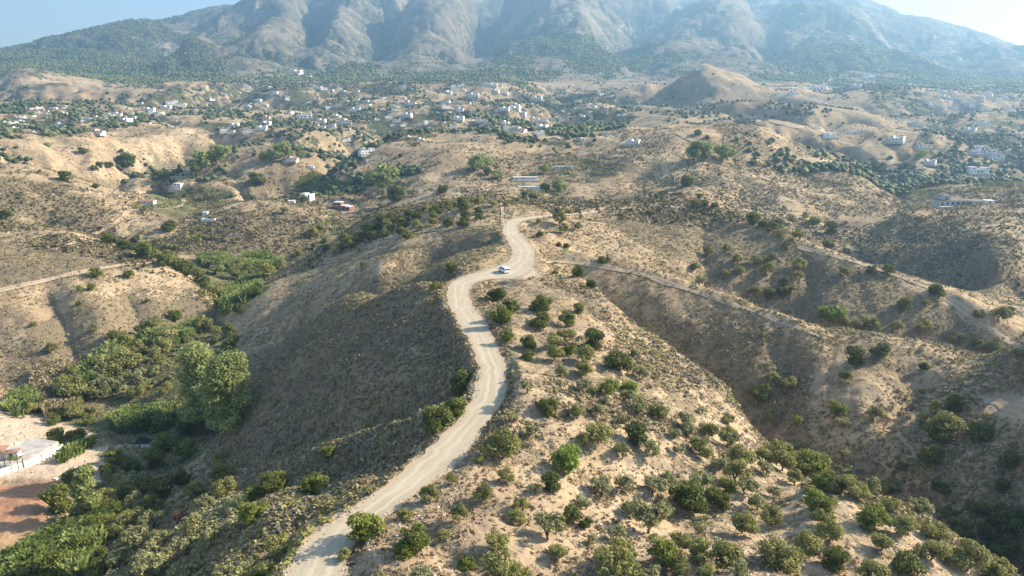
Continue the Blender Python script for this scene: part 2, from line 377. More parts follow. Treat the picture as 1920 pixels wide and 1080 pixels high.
class N:
    """small node-tree writer"""
    def __init__(s, name):
        s.m = bpy.data.materials.new(name); s.m.use_nodes = True; s.t = s.m.node_tree; s.n = s.t.nodes; s.l = s.t.links
        s.b = s.n['Principled BSDF']; s.b.inputs['Specular IOR Level'].default_value = .15; s.b.inputs['Roughness'].default_value = .9
    def set(s, sock, v):
        if isinstance(v, bpy.types.NodeSocket): s.l.new(v, sock)
        elif isinstance(v, (tuple, list)) and len(v) == 3 and sock.type == 'RGBA': sock.default_value = (*v, 1)
        else: sock.default_value = v
    def attr(s, name): a = s.n.new('ShaderNodeAttribute'); a.attribute_name = name; return a.outputs['Fac']
    def attrv(s, name): a = s.n.new('ShaderNodeAttribute'); a.attribute_name = name; return a.outputs['Vector']
    def pos(s):
        if not hasattr(s, '_p'): s._p = s.n.new('ShaderNodeNewGeometry').outputs['Position']
        return s._p
    def noise(s, scale, detail=4, rough=.55, vec=None, dist=0):
        n = s.n.new('ShaderNodeTexNoise'); s.l.new(vec or s.pos(), n.inputs['Vector'])
        n.inputs['Scale'].default_value = scale; n.inputs['Detail'].default_value = detail; n.inputs['Roughness'].default_value = rough; n.inputs['Distortion'].default_value = dist
        return n.outputs['Fac']
    def voro(s, scale, vec=None):
        n = s.n.new('ShaderNodeTexVoronoi'); s.l.new(vec or s.pos(), n.inputs['Vector']); n.inputs['Scale'].default_value = scale; return n.outputs['Distance']
    def map(s, v, a, b, c=0, d=1, sm=True):
        n = s.n.new('ShaderNodeMapRange'); s.set(n.inputs['Value'], v)
        n.interpolation_type = 'SMOOTHSTEP' if sm else 'LINEAR'
        for k, x in zip(('From Min', 'From Max', 'To Min', 'To Max'), (a, b, c, d)): n.inputs[k].default_value = x
        return n.outputs['Result']
    def math(s, op, a, b=0.0):
        n = s.n.new('ShaderNodeMath'); n.operation = op; s.set(n.inputs[0], a); s.set(n.inputs[1], b); return n.outputs[0]
    def mix(s, f, a, b, mode='MIX'):
        n = s.n.new('ShaderNodeMix'); n.data_type = 'RGBA'; n.blend_type = mode
        s.set(n.inputs[0], f); s.set(n.inputs[6], a); s.set(n.inputs[7], b); return n.outputs[2]
    def ramp(s, f, stops):
        n = s.n.new('ShaderNodeValToRGB'); s.set(n.inputs[0], f); e = n.color_ramp.elements
        while len(e) < len(stops): e.new(.5)
        for x, (p, c) in zip(e, stops): x.position = p; x.color = (*c, 1)
        return n.outputs[0]
    def color(s, c): s.set(s.b.inputs['Base Color'], c)
    def bump(s, h, strength=.6, dist=.3):
        n = s.n.new('ShaderNodeBump'); n.inputs['Strength'].default_value = strength; n.inputs['Distance'].default_value = dist
        s.set(n.inputs['Height'], h); s.l.new(n.outputs[0], s.b.inputs['Normal'])

# ------------------------------------------------------------------ what grows where, and where scrub paints in shade, as outlines on the land
def inpoly(PX, PY, poly):
    r = np.zeros(PX.shape, bool); n = len(poly)
    for i in range(n):
        x0, y0 = poly[i]; x1, y1 = poly[(i+1) % n]
        c = ((y0 > PY) != (y1 > PY)) & (PX < (x1-x0)*(PY-y0)/((y1-y0) or 1e-9)+x0)
        r ^= c
    return r
PXg, PYg = project(X, Y, Z)
wobx = (fbm(X/12, Y/12, 71, 3)-.5); woby = (fbm(X/12, Y/12, 77, 3)-.5)
PXw = PXg + wobx*26; PYw = PYg + woby*13
PXf = PXg + (fbm(U*14, V*14, 81, 4)-.5)*60; PYf = PYg + (fbm(U*14, V*14, 85, 4)-.5)*24
def mask(polys, wob=True, far=False, soft=2, lim=None):
    m = np.zeros(Z.shape, bool)
    for p in polys: m |= inpoly(PXf if far else PXw if wob else PXg, PYf if far else PYw if wob else PYg, p)
    if lim is not None: m &= (Y > lim[0]) & (Y < lim[1])
    m = m.astype(float)
    for _ in range(soft):
        m[1:-1, 1:-1] = (m[1:-1, 1:-1]*2+m[:-2, 1:-1]+m[2:, 1:-1]+m[1:-1, :-2]+m[1:-1, 2:])/6
    return m
VALLEY = [[(0,1080),(30,1040),(150,975),(185,900),(205,850),(300,830),(150,800),(30,760),(60,720),(120,700),(200,650),(280,610),(400,590),(440,625),(400,700),(500,720),(470,780),(380,850),(300,900),(330,980),(250,1080)],
          [(370,480),(500,478),(535,500),(500,530),(440,580),(400,600),(410,560),(370,530)], [(440,360),(360,345),(330,360),(290,360),(260,385),(330,410),(390,400),(440,370)],
          [(535,500),(600,460),(640,430),(600,410),(640,395),(600,440),(540,490)]]
REDS = [[(-50,1080),(0,1040),(100,960),(140,900),(60,905),(-50,920)], [(600,445),(640,440),(630,465)]]
SAND = [[(-60,745),(60,770),(150,800),(200,850),(240,900),(150,905),(60,900),(-60,900)],
        [(1820,745),(1920,730),(2000,760),(1920,800),(1860,770)], [(900,500),(1000,490),(1010,520),(920,525)]]
LUSH = [[(370,485),(500,482),(530,500),(470,515),(380,505)], [(425,550),(490,520),(500,545),(440,585),(415,590)], [(0,1080),(60,1030),(160,970),(230,1000),(180,1080)], [(210,775),(330,765),(330,800),(200,800)],
        [(120,700),(200,655),(230,665),(160,710)]]
DENSE_SHADE = [[(0,330),(100,345),(230,400),(100,430),(0,430)],[(1600,480),(1680,400),(1780,410),(1760,500),(1700,530),(1640,510)], [(1150,195),(1300,128),(1400,160),(1570,222),(1400,215),(1250,215)], [(1330,230),(1400,220),(1440,280),(1380,285)], [(1470,260),(1540,250),(1600,290),(1520,300)],  # thick scrub; slopes turned from the sun get shade coloured in with it
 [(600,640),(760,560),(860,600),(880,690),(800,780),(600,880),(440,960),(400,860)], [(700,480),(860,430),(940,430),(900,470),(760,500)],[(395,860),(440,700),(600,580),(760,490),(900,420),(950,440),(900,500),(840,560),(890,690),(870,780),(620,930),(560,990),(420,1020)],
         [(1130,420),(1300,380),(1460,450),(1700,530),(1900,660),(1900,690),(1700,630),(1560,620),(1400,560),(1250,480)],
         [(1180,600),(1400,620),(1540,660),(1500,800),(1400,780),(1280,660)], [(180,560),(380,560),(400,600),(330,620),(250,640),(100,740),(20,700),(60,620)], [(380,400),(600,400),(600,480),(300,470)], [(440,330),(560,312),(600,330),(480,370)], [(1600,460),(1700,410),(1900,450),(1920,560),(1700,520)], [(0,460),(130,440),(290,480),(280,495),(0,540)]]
mValley = mask(VALLEY, lim=(90, 900)); mRed = mask(REDS, lim=(60, 900), soft=6); mSand = mask(SAND, lim=(60, 420), soft=6); mLush = mask(LUSH, lim=(90, 900))
mDenseShade = mask(DENSE_SHADE, lim=(60, 2600), soft=8)
# gullies and hollows hold more water, so scrub grows thicker in them
def _blur(a, n):
    for ax in (0, 1):
        c = np.cumsum(np.pad(a, [(n+1, n) if k == ax else (0, 0) for k in (0, 1)], mode='edge'), axis=ax)
        a = (np.take(c, range(2*n+1, c.shape[ax]), ax)-np.take(c, range(0, c.shape[ax]-2*n-1), ax))/(2*n+1)
    return a
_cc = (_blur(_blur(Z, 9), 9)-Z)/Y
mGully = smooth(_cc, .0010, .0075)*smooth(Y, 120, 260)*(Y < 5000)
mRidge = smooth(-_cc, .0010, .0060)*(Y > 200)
mBare = mask([[(1000,1090),(1100,950),(1400,860),(1500,890),(1500,1090)], [(620,1090),(760,940),(900,830),(960,760),(960,600),(920,530),(1060,540),(1200,700),(1380,800),(1350,880),(1200,900),(1100,1000),(1000,1090)], [(1480,950),(1600,930),(1720,1000),(1880,1090),(1500,1090)], [(0,560),(200,600),(180,660),(60,640)], [(1400,650),(1700,650),(1780,720),(1600,760)]], lim=(55, 420), soft=10)
VILL = [[(0,250),(0,190),(180,190),(400,150),(560,130),(700,140),(800,130),(1050,165),(1200,185),(1180,240),(1100,280),(1000,262),(870,250),(780,262),(740,300),(640,320),(600,270),(420,260),(350,215),(180,245)],
        [(640,320),(740,300),(800,330),(730,390),(640,440),(560,440),(600,400),(650,370)], [(1520,150),(1920,140),(1920,345),(1850,340),(1700,290),(1740,235),(1600,175)],
        [(1560,350),(1640,300),(1920,330),(1920,370),(1800,365),(1700,400),(1650,380)], [(900,320),(1130,290),(1150,330),(1080,340),(1000,330)]]
mVill = mask(VILL, far=True, lim=(480, 2600), soft=4)
# woods on the mountain: everywhere on the left shoulder, in the folds elsewhere
hz = np.clip((Z-40)/500, 0, 1)
_f1 = fbm(X/420, Y/700, 91, 4); _f2 = fbm(X/140, Y/200, 95, 4)
left = smooth(-X/Y, .38, .56)
mWood = smooth(Y, 1900, 2400)*np.clip(smooth(_f1*.65+_f2*.45 + left*.35 - hz*.16 + smooth(X/Y, .1, .5)*.10, .52, .68), 0, 1)
mWood = np.maximum(mWood, .30*smooth(Y, 1900, 2400)); mWood = np.clip(mWood+.45*mGully*(Y > 1700)-.25*mRidge, 0, 1); mWood = np.maximum(mWood, mVill*smooth(_f2, .36, .5)*.45); mWood = np.maximum(mWood, .22*smooth(Y, 1400, 1900)*(1-smooth(X/Y, .1, .2)*smooth(-X/Y, -.5, -.4)*(Y < 1900)))
# ------------------------------------------------------------------ ground material and mesh
g = N('dry_ground')
at = {k: g.attr(k) for k in ('valley', 'red', 'sand', 'lush', 'dense', 'wood', 'rock')}
big = g.noise(.012, 5, .6); med = g.noise(.09, 5, .6); fin = g.noise(.8, 5, .65); vfin = g.noise(5, 3, .6)
soil = g.ramp(g.math('ADD', g.math('MULTIPLY', big, .6), g.math('MULTIPLY', med, .4)), [(.32, (.31, .21, .125)), (.46, (.405, .295, .18)), (.58, (.48, .365, .23)), (.72, (.555, .44, .295))])
soil = g.mix(at['sand'], soil, g.ramp(fin, [(.3, (.46, .35, .25)), (.7, (.60, .48, .36))]))
soil = g.mix(g.math('MULTIPLY', at['red'], g.map(med, .3, .6, .5, .95)), soil, g.ramp(fin, [(.3, (.30, .13, .07)), (.7, (.45, .24, .14))]))
soil = g.mix(g.math('MULTIPLY', at['dense'], .45), soil, (.30, .235, .165))  # darker soil under thick scrub, adding painted shade on slopes turned from the sun
# low dry scrub: speckles whose size grows with the plants' size, not with the view
sp1 = g.noise(.55, 4, .7); sp2 = g.noise(.16, 5, .7); sp3 = g.noise(.035, 6, .7)
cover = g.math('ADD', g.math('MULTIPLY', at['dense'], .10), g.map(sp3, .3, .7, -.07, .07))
s1 = g.map(g.math('ADD', g.math('ADD', g.math('MULTIPLY', sp1, .55), g.math('MULTIPLY', sp2, .45)), cover), .50, .58)
scr = g.ramp(g.noise(.33, 3, .6), [(.3, (.10, .085, .055)), (.5, (.17, .145, .085)), (.7, (.22, .19, .10))])
s1 = g.math('MULTIPLY', s1, g.math('SUBTRACT', 1.0, g.math('MULTIPLY', at['sand'], .8)))
s1 = g.math('MULTIPLY', s1, g.math('SUBTRACT', 1.0, g.math('MULTIPLY', at['red'], .8)))
col = g.mix(g.math('MULTIPLY', s1, .72), soil, scr)
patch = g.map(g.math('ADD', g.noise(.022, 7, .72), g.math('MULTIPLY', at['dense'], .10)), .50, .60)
col = g.mix(g.math('MULTIPLY', g.math('MULTIPLY', patch, g.math('SUBTRACT', 1.0, at['sand'])), .34), col, (.175, .135, .09))
straw = g.map(g.noise(.05, 5, .65), .52, .66)
col = g.mix(g.math('MULTIPLY', straw, .35), col, (.50, .38, .20))
grn = g.ramp(fin, [(.3, (.05, .065, .025)), (.6, (.12, .14, .055)), (.8, (.24, .21, .11))])
col = g.mix(g.math('MULTIPLY', at['valley'], g.map(med, .35, .5, .35, .9)), col, grn)
col = g.mix(at['lush'], col, g.ramp(fin, [(.3, (.07, .12, .03)), (.7, (.17, .24, .06))]))
# mountain: grey-tan rock and scree below a broken cover of pine and garrigue
rock = g.ramp(g.math('ADD', g.math('MULTIPLY', g.noise(.004, 7, .65), .5), g.math('MULTIPLY', g.noise(.022, 5, .7), .5)), [(.34, (.09, .08, .05)), (.48, (.17, .14, .095)), (.58, (.27, .225, .165)), (.68, (.42, .37, .30))])
col = g.mix(at['rock'], col, rock)
wd = g.ramp(g.noise(.035, 5, .7), [(.35, (.030, .045, .022)), (.55, (.055, .075, .035)), (.72, (.12, .12, .07))])
wm = g.map(g.math('ADD', at['wood'], g.map(g.math('ADD', g.math('MULTIPLY', g.noise(.055, 6, .75), .45), g.math('MULTIPLY', g.noise(.009, 6, .65), .55)), .34, .66, -.75, .75)), .30, .52)
wm = g.math('MULTIPLY', wm, g.map(at['wood'], .02, .2))
col = g.mix(g.math('MULTIPLY', wm, .92), col, wd)
col = g.mix(g.map(vfin, .3, .7, 0, .25), col, (.20, .15, .10))
g.color(col)
hsum = g.math('ADD', g.math('MULTIPLY', s1, .5), g.math('ADD', g.math('MULTIPLY', fin, .35), g.math('MULTIPLY', sp2, .8)))
g.bump(hsum, .9, .55); g.b.inputs['Roughness'].default_value = 1; g.b.inputs['Specular IOR Level'].default_value = .05
rk = smooth(Y, 1900, 2600)*smooth(Z, 20, 110)
# the land goes on beyond the surveyed fan: wider to both sides, and back under and behind the camera
_us = [1.22, 1.35, 1.6, 2.1, 3.0]
def _pad(a, fx):
    L = [fx(a, k, -1) for k in range(4, -1, -1)]; R = [fx(a, k, 1) for k in range(5)]
    return np.concatenate([np.stack(L, 1), a, np.stack(R, 1)], 1)
_edge = lambda a, k, s_: a[:, 0 if s_ < 0 else -1]
Xp = _pad(X, lambda a, k, s_: s_*np.minimum(_us[k]*Y[:, 0], 8060+k*20)); Yp = _pad(Y, _edge)
Zp = _pad(Z, lambda a, k, s_: _edge(a, k, s_)+(fbm(s_*_us[k]*Y[:, 0]/60, Y[:, 0]/60, 33, 3)-.5)*np.minimum(12, Y[:, 0]*.05)*(k+1)/3)
_near = [(-180., 2.2), (-60., 1.6), (-5., 1.25), (15., 1.08)]
Xp = np.concatenate([Xp[:1]*f for _, f in _near]+[Xp]); Yp = np.concatenate([Yp[:1]*0+y for y, _ in _near]+[Yp]); Zp = np.concatenate([Zp[:1]]*4+[Zp])
_ext = lambda a: (lambda b: np.concatenate([b[:1]]*4+[b]).ravel())(_pad(a, _edge))
verts = np.stack([Xp, Yp, Zp+ZO], -1).reshape(-1, 3)
_nv, _nu = Xp.shape; ii = np.arange(_nu*_nv).reshape(_nv, _nu)
faces = np.stack([ii[:-1, :-1], ii[:-1, 1:], ii[1:, 1:], ii[1:, :-1]], -1).reshape(-1, 4)
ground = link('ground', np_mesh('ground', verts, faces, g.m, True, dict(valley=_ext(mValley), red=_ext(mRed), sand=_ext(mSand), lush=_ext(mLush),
              dense=_ext(np.clip(mDenseShade+1.1*mGully-.4*mRidge, 0, 1.6)), wood=_ext(mWood), rock=_ext(rk))))
tag(ground, kind='structure')
del verts, faces
# ------------------------------------------------------------------ road and tracks
def strip(name, Lp, Rp, mat, nw=8, lift=.05, zfun=None):
    n = len(Lp); f = np.linspace(0, 1, nw+1)[None, :, None]
    P = Lp[:, None]*(1-f)+Rp[:, None]*f
    v = P.reshape(-1, P.shape[-1])
    if zfun is not None: z = zfun(v[:, 0], v[:, 1])+lift
    else: z = v[:, 2]+lift
    ii = np.arange(n*(nw+1)).reshape(n, nw+1)
    fc = np.stack([ii[:-1, :-1], ii[:-1, 1:], ii[1:, 1:], ii[1:, :-1]], -1).reshape(-1, 4)
    across = np.tile(np.linspace(-1, 1, nw+1), n)
    me = np_mesh(name, np.stack([v[:, 0], v[:, 1], z+ZO], 1), fc, mat, True, dict(across=across))
    return tag(link(name, me), kind='structure')
r = N('road_dirt')
ac = r.attr('across'); fin = r.noise(1.2, 5, .6); med = r.noise(.15, 4, .6)
rut = r.noise(1.0, 3, .5, vec=None)
cmb = r.n.new('ShaderNodeCombineXYZ'); r.l.new(r.math('MULTIPLY', ac, 3.6), cmb.inputs[0])
sp = r.n.new('ShaderNodeSeparateXYZ'); r.l.new(r.pos(), sp.inputs[0]); r.l.new(r.math('MULTIPLY', sp.outputs[1], .035), cmb.inputs[1])
ruts = r.noise(1.3, 4, .6, vec=cmb.outputs[0], dist=.4)
c = r.ramp(r.math('ADD', r.math('MULTIPLY', ruts, .55), r.math('MULTIPLY', med, .45)), [(.30, (.33, .275, .185)), (.46, (.405, .345, .24)), (.6, (.47, .405, .29)), (.75, (.53, .465, .345))])
c = r.mix(r.map(fin, .35, .75, 0, .4), c, (.36, .28, .20))
edge = r.map(r.math('ADD', r.math('ABSOLUTE', ac), r.map(med, .3, .7, -.25, .25)), .75, 1.0)
wheel = r.map(r.math('ABSOLUTE', r.math('SUBTRACT', r.math('ABSOLUTE', r.math('ADD', ac, r.map(r.noise(.05, 2), .3, .7, -.25, .25))), .3)), .04, .17, 1, 0)
c = r.mix(r.math('MULTIPLY', wheel, .35), c, (.57, .505, .385))
c = r.mix(r.math('MULTIPLY', edge, .85), c, (.44, .32, .205))
r.color(c); r.bump(r.math('ADD', ruts, r.math('MULTIPLY', fin, .3)), .3, .15)
strip('road', RW[:, 0], RW[:, 1], r.m, 10, .0)
tr = N('track_dirt')
a2 = tr.math('ABSOLUTE', tr.attr('across')); rutm = tr.map(tr.math('ABSOLUTE', tr.math('SUBTRACT', a2, .5)), .1, .35, 1, 0)
c = tr.mix(rutm, tr.ramp(tr.noise(.5, 4), [(.3, (.36, .26, .17)), (.7, (.44, .335, .215))]), (.485, .38, .255)); c = tr.mix(tr.map(tr.noise(1.5, 4), .4, .7, 0, .35), c, (.30, .22, .15)); tr.color(c)
tr.bump(tr.noise(1.0, 4), .4, .2)
TRACKS = [  # pixels along the track, half width in metres
 ('path', [(-40,556),(0,545),(80,527),(170,507),(230,497),(290,490)], 1.6), ('path', [(240,395),(228,410),(200,428),(165,445)], 1.4),
 ('path', [(1015,490),(1090,495),(1190,512),(1300,547),(1380,573),(1450,598),(1540,632)], .7), ('path', [(1775,560),(1810,582),(1850,612),(1890,640),(1925,662)], 1.3),
 ('path', [(1495,463),(1560,480),(1620,497),(1680,517),(1750,545)], .9),
 ('path', [(943,424),(942,412),(942,398),(942,384),(942,374)], .8), ('path', [(650,469),(690,456),(730,446),(790,436),(850,428),(930,420)], 1.1),
 ('path', [(1130,397),(1180,390),(1230,386),(1290,392)], 1.2), ('path', [(1270,250),(1300,265),(1335,276)], 2.2), ('path', [(1500,300),(1560,303),(1620,306),(1700,303),(1715,292)], 2.0),
 ('path', [(1315,370),(1325,378),(1335,388)], 1.0), ('path', [(1105,400),(1130,392),(1160,383),(1250,372)], 1.0),
 ('path', [(1180,232),(1230,215),(1300,212),(1400,218),(1500,240),(1600,252)], 3.0), ('path', [(1860,750),(1900,765),(1940,778)], 1.2), ('path', [(640,400),(700,392),(730,372),(790,366)], 1.6),
 ('path', [(1060,262),(1040,258),(1010,262),(990,250)], 2.5), ('path', [(1090,240),(1110,222),(1100,212)], 3.0), ('path', [(240,395),(330,390),(345,372)], 1.6), ('path', [(170,445),(100,470)], .9),
]
def densify(pp, n=10):
    a = np.array(pp, float); out = []; m = len(a)
    for i in range(m-1):
        p0, p1, p2, p3 = a[max(i-1, 0)], a[i], a[i+1], a[min(i+2, m-1)]
        for k in range(n):
            t = k/n; out.append(.5*((2*p1)+(-p0+p2)*t+(2*p0-5*p1+4*p2-p3)*t*t+(-p0+3*p1-3*p2+p3)*t**3))
    out.append(a[-1]); return np.array(out)
for nm, pp, hw in TRACKS[:]:
    runs = [[]]
    for p in densify(pp):
        h = hit(*p)
        if h is None: continue
        if runs[-1] and math.hypot(h[0]-runs[-1][-1][0], h[1]-runs[-1][-1][1]) > max(8, h[1]*.07): runs.append([])
        runs[-1].append(h)
    for w in runs:
        if len(w) < 4: continue
        w = np.array(w)[:, :2]
        k = np.array([1, 2, 1])/4
        for _ in range(3): w[1:-1] = w[:-2]*.25+w[1:-1]*.5+w[2:]*.25
        seg = np.r_[0, np.cumsum(np.hypot(*np.diff(w, axis=0).T))]; m = max(6, int(seg[-1]/max(1.5, w[:, 1].mean()*.01)))
        q = np.linspace(0, seg[-1], m); w = np.stack([np.interp(q, seg, w[:, 0]), np.interp(q, seg, w[:, 1])], 1)
        d = np.gradient(w, axis=0); d /= np.hypot(*d.T)[:, None]+1e-9; nrm = np.stack([-d[:, 1], d[:, 0]], 1)
        wv = hw*(1+.25*np.sin(np.arange(m)*.7))[:, None]
        strip(nm, w+nrm*wv, w-nrm*wv, tr.m, 6, .06+w[:, 1].mean()*.0006, zs)
# ------------------------------------------------------------------ plants: meshes
def leaf_mat(name, dark, mid, light, trans=.25):
    m = N(name)
    tint = m.attr('tint'); oi = m.n.new('ShaderNodeObjectInfo').outputs['Random']
    c = m.ramp(m.math('ADD', m.math('MULTIPLY', tint, .75), m.math('MULTIPLY', oi, .25)), [(.12, dark), (.5, mid), (.88, light)])
    m.color(c); m.b.inputs['Roughness'].default_value = .65
    t = m.n.new('ShaderNodeBsdfTranslucent'); m.set(t.inputs['Color'], m.mix(.5, c, light))
    mx = m.n.new('ShaderNodeMixShader'); mx.inputs[0].default_value = trans
    out = m.n['Material Output']; m.l.new(m.b.outputs[0], mx.inputs[1]); m.l.new(t.outputs[0], mx.inputs[2]); m.l.new(mx.outputs[0], out.inputs[0])
    return m.m
LEAF = {
 'olive':  leaf_mat('olive_leaves', (0.105, 0.110, 0.037), (0.241, 0.240, 0.077), (0.451, 0.416, 0.142)),
 'grey':   leaf_mat('grey_olive_leaves', (0.125, 0.131, 0.059), (0.276, 0.278, 0.125), (0.483, 0.457, 0.213)),
 'dark':   leaf_mat('carob_leaves', (0.053, 0.066, 0.017), (0.124, 0.145, 0.034), (0.250, 0.262, 0.062)),
 'bright': leaf_mat('pepper_tree_leaves', (0.074, 0.096, 0.021), (0.181, 0.211, 0.046), (0.329, 0.344, 0.077), .35),
 'lime':   leaf_mat('lime_green_leaves', (0.088, 0.139, 0.018), (0.187, 0.267, 0.040), (0.308, 0.386, 0.079), .4),
 'eucal':  leaf_mat('eucalyptus_leaves', (0.120, 0.145, 0.045), (0.270, 0.310, 0.100), (0.440, 0.480, 0.190), .35),
 'red':    leaf_mat('russet_leaves', (0.120, 0.054, 0.036), (0.240, 0.120, 0.084), (0.336, 0.192, 0.132)),
 'cane':   leaf_mat('cane_leaves', (0.092, 0.142, 0.034), (0.224, 0.296, 0.083), (0.434, 0.451, 0.179), .35),
 'straw':  leaf_mat('dry_cane', (0.176, 0.143, 0.077), (0.352, 0.297, 0.165), (0.506, 0.440, 0.275), .2),
}
bk = N('bark'); bk.color(bk.ramp(bk.noise(6, 3), [(.3, (.06, .045, .035)), (.7, (.17, .135, .105))])); BARK = bk.m
pb = N('pale_bark'); pb.color(pb.ramp(pb.noise(2, 3), [(.3, (.30, .26, .21)), (.7, (.52, .48, .42))])); PALEBARK = pb.m
def leaves(cen, size, rng, up_=.35, elong=1.7, out=None):
    """one quad per centre, random orientation leaning outwards/upwards"""
    n = len(cen)
    nr = rng.normal(size=(n, 3)); nr /= np.linalg.norm(nr, axis=1)[:, None]
    if out is not None: nr = nr*.75+out*.8
    nr[:, 2] += up_; nr /= np.linalg.norm(nr, axis=1)[:, None]
    a = np.cross(nr, rng.normal(size=(n, 3))); a /= np.linalg.norm(a, axis=1)[:, None]+1e-9
    b = np.cross(nr, a); s = (size*rng.uniform(.6, 1.35, n))[:, None]
    a = a*s*elong*.5; b = b*s*.5
    v = np.stack([cen-a, cen-b*.9, cen+a, cen+b*.9], 1).reshape(-1, 3)
    return v, np.arange(4*n).reshape(n, 4)
def crown_mesh(name, seed, mat, n=1500, lobes=9, w=1.0, h=.8, base=.28, leaf=.085, flat=1.0, spread=.62, openn=.35, column=False, fat=.95):
    """unit crown: width 1 (x,y), top at z=h, bottom at z=base*h"""
    rng = np.random.default_rng(seed); L = []
    for i in range(lobes):
        a = rng.uniform(0, 2*math.pi); r = spread*.5*math.sqrt(rng.uniform(.05, 1)); f = rng.uniform(0, 1)
        if column: r *= (1-.75*f)*.9; zc = h*(base+.1+(1-base-.2)*f)
        else: zc = h*(base+.14+(1-base-.32)*f*(1-.5*(r/.31)**2))
        rad = rng.uniform(.15, .27)*(1 if not column else fat)
        L.append((r*math.cos(a), r*math.sin(a), zc, rad, rad*rng.uniform(.7, 1)*flat))
    L = np.array(L); wt = L[:, 3]**2; k = rng.choice(lobes, n, p=wt/wt.sum())
    d = rng.normal(size=(n, 3)); d /= np.linalg.norm(d, axis=1)[:, None]
    # leaves sit in clumps on the lobes
    cl = rng.integers(0, 14, n); cd = rng.normal(size=(lobes, 14, 3)); cd /= np.linalg.norm(cd, axis=2)[..., None]
    d2 = d*openn+cd[k, cl]*(1-openn*.45); d2 /= np.linalg.norm(d2, axis=1)[:, None]
    rr = (rng.uniform(0, 1, n)**.35)[:, None]
    p = L[k, :3]+d2*rr*np.stack([L[k, 3], L[k, 3], L[k, 4]], 1)
    p[:, 2] = np.maximum(p[:, 2], h*base*.55+rng.uniform(0, .06, n))
    mx = np.abs(p[:, :2]).max(); p[:, :2] *= .5/np.percentile(np.abs(p[:, :2]), 99)*w
    v, f = leaves(p, leaf, rng, out=d2)
    tint = np.repeat(np.clip(.5+(rng.uniform(-.3, .3, n))+(rng.uniform(-.22, .22, (lobes, 14))[k, cl]), 0, 1), 4)
    return np_mesh(name, v, f, mat, False, dict(tint=tint))
def tube(bm, pts, rads, seg=6):
    rings = []
    for i, p in enumerate(pts):
        p = Vector(p); d = (Vector(pts[min(i+1, len(pts)-1)])-Vector(pts[max(i-1, 0)])).normalized()
        a = d.orthogonal().normalized(); b = d.cross(a)
        rings.append([bm.verts.new(p+(a*math.cos(2*math.pi*k/seg)+b*math.sin(2*math.pi*k/seg))*rads[i]) for k in range(seg)])
    for r0, r1 in zip(rings[:-1], rings[1:]):
        for k in range(seg): bm.faces.new((r0[k], r0[(k+1) % seg], r1[(k+1) % seg], r1[k]))
    bm.faces.new(rings[-1])
def trunk_mesh(name, seed, mat, h=.8, limbs=5, r=.035, fork=.18, lean=.1, tall=False):
    rng = random.Random(seed); bm = bmesh.new()
    lx, ly = rng.uniform(-lean, lean), rng.uniform(-lean, lean); fz = h*fork if not tall else h*.35
    tube(bm, [(0, 0, -.06), (lx*.3, ly*.3, fz*.5), (lx, ly, fz)], [r*1.4, r*1.05, r*.95], 7)
    for i in range(limbs):
        a = 2*math.pi*i/limbs+rng.uniform(-.5, .5); e = rng.uniform(.16, .36)*(1 if not tall else .55); tz = h*rng.uniform(.6, .88)
        m = (lx+math.cos(a)*e*.5, ly+math.sin(a)*e*.5, fz+(tz-fz)*.45)
        tube(bm, [(lx, ly, fz-.02), m, (lx+math.cos(a)*e, ly+math.sin(a)*e, tz)], [r*.75, r*.5, r*.18], 5)
        b = a+rng.uniform(-.9, .9)
        tube(bm, [m, (m[0]+math.cos(b)*.16, m[1]+math.sin(b)*.16, m[2]+h*.2)], [r*.4, r*.1], 4)
    me = bpy.data.meshes.new(name); bm.to_mesh(me); bm.free(); me.materials.append(mat); return me
VAR = {}
def variants(kind, count, tr, **kw):
    VAR[kind] = [(crown_mesh('crown', hash_(kind)+i*7, LEAF[kw.get('leafkind', kind)], **{k: v for k, v in kw.items() if k != 'leafkind'}),
                  trunk_mesh('trunk', hash_(kind)+i*5, tr, h=kw.get('h', .8), tall=kw.get('column', False))) for i in range(count)]
def hash_(s): return sum(ord(c)*(i+3) for i, c in enumerate(s)) % 9973
variants('olive', 7, BARK, n=3200, lobes=12, h=1.08, base=.18, leaf=.05, openn=.55)
variants('grey', 5, BARK, n=1700, lobes=9, h=1.08, base=.2, leaf=.054, openn=.35, spread=.7)
variants('dark', 5, BARK, n=2700, lobes=10, h=1.06, base=.04, leaf=.06, openn=.55, spread=.52)
variants('bright', 4, BARK, n=3400, lobes=13, h=1.1, base=.05, leaf=.05, openn=.4)
variants('lime', 3, BARK, n=2000, lobes=9, h=.95, base=.08, leaf=.07, openn=.6, spread=.5)
variants('red', 1, BARK, n=900, lobes=8, h=.95, base=.15, leaf=.06)
variants('bigeucal', 2, PALEBARK, leafkind='eucal', n=15000, lobes=34, h=1.95, base=.06, fat=1.35, leaf=.036, openn=.45, column=True, spread=1.15)
variants('talleucal', 2, PALEBARK, leafkind='eucal', n=4600, lobes=20, fat=1.2, h=2.5, base=.2, leaf=.07, openn=.5, column=True, spread=.9)
variants('eucal', 4, PALEBARK, n=1700, lobes=12, h=1.1, base=.14, leaf=.075, openn=.45, spread=.66)
variants('cypress', 2, BARK, leafkind='dark', n=500, lobes=8, h=3.2, base=.05, leaf=.16, openn=.5, column=True, spread=.5)

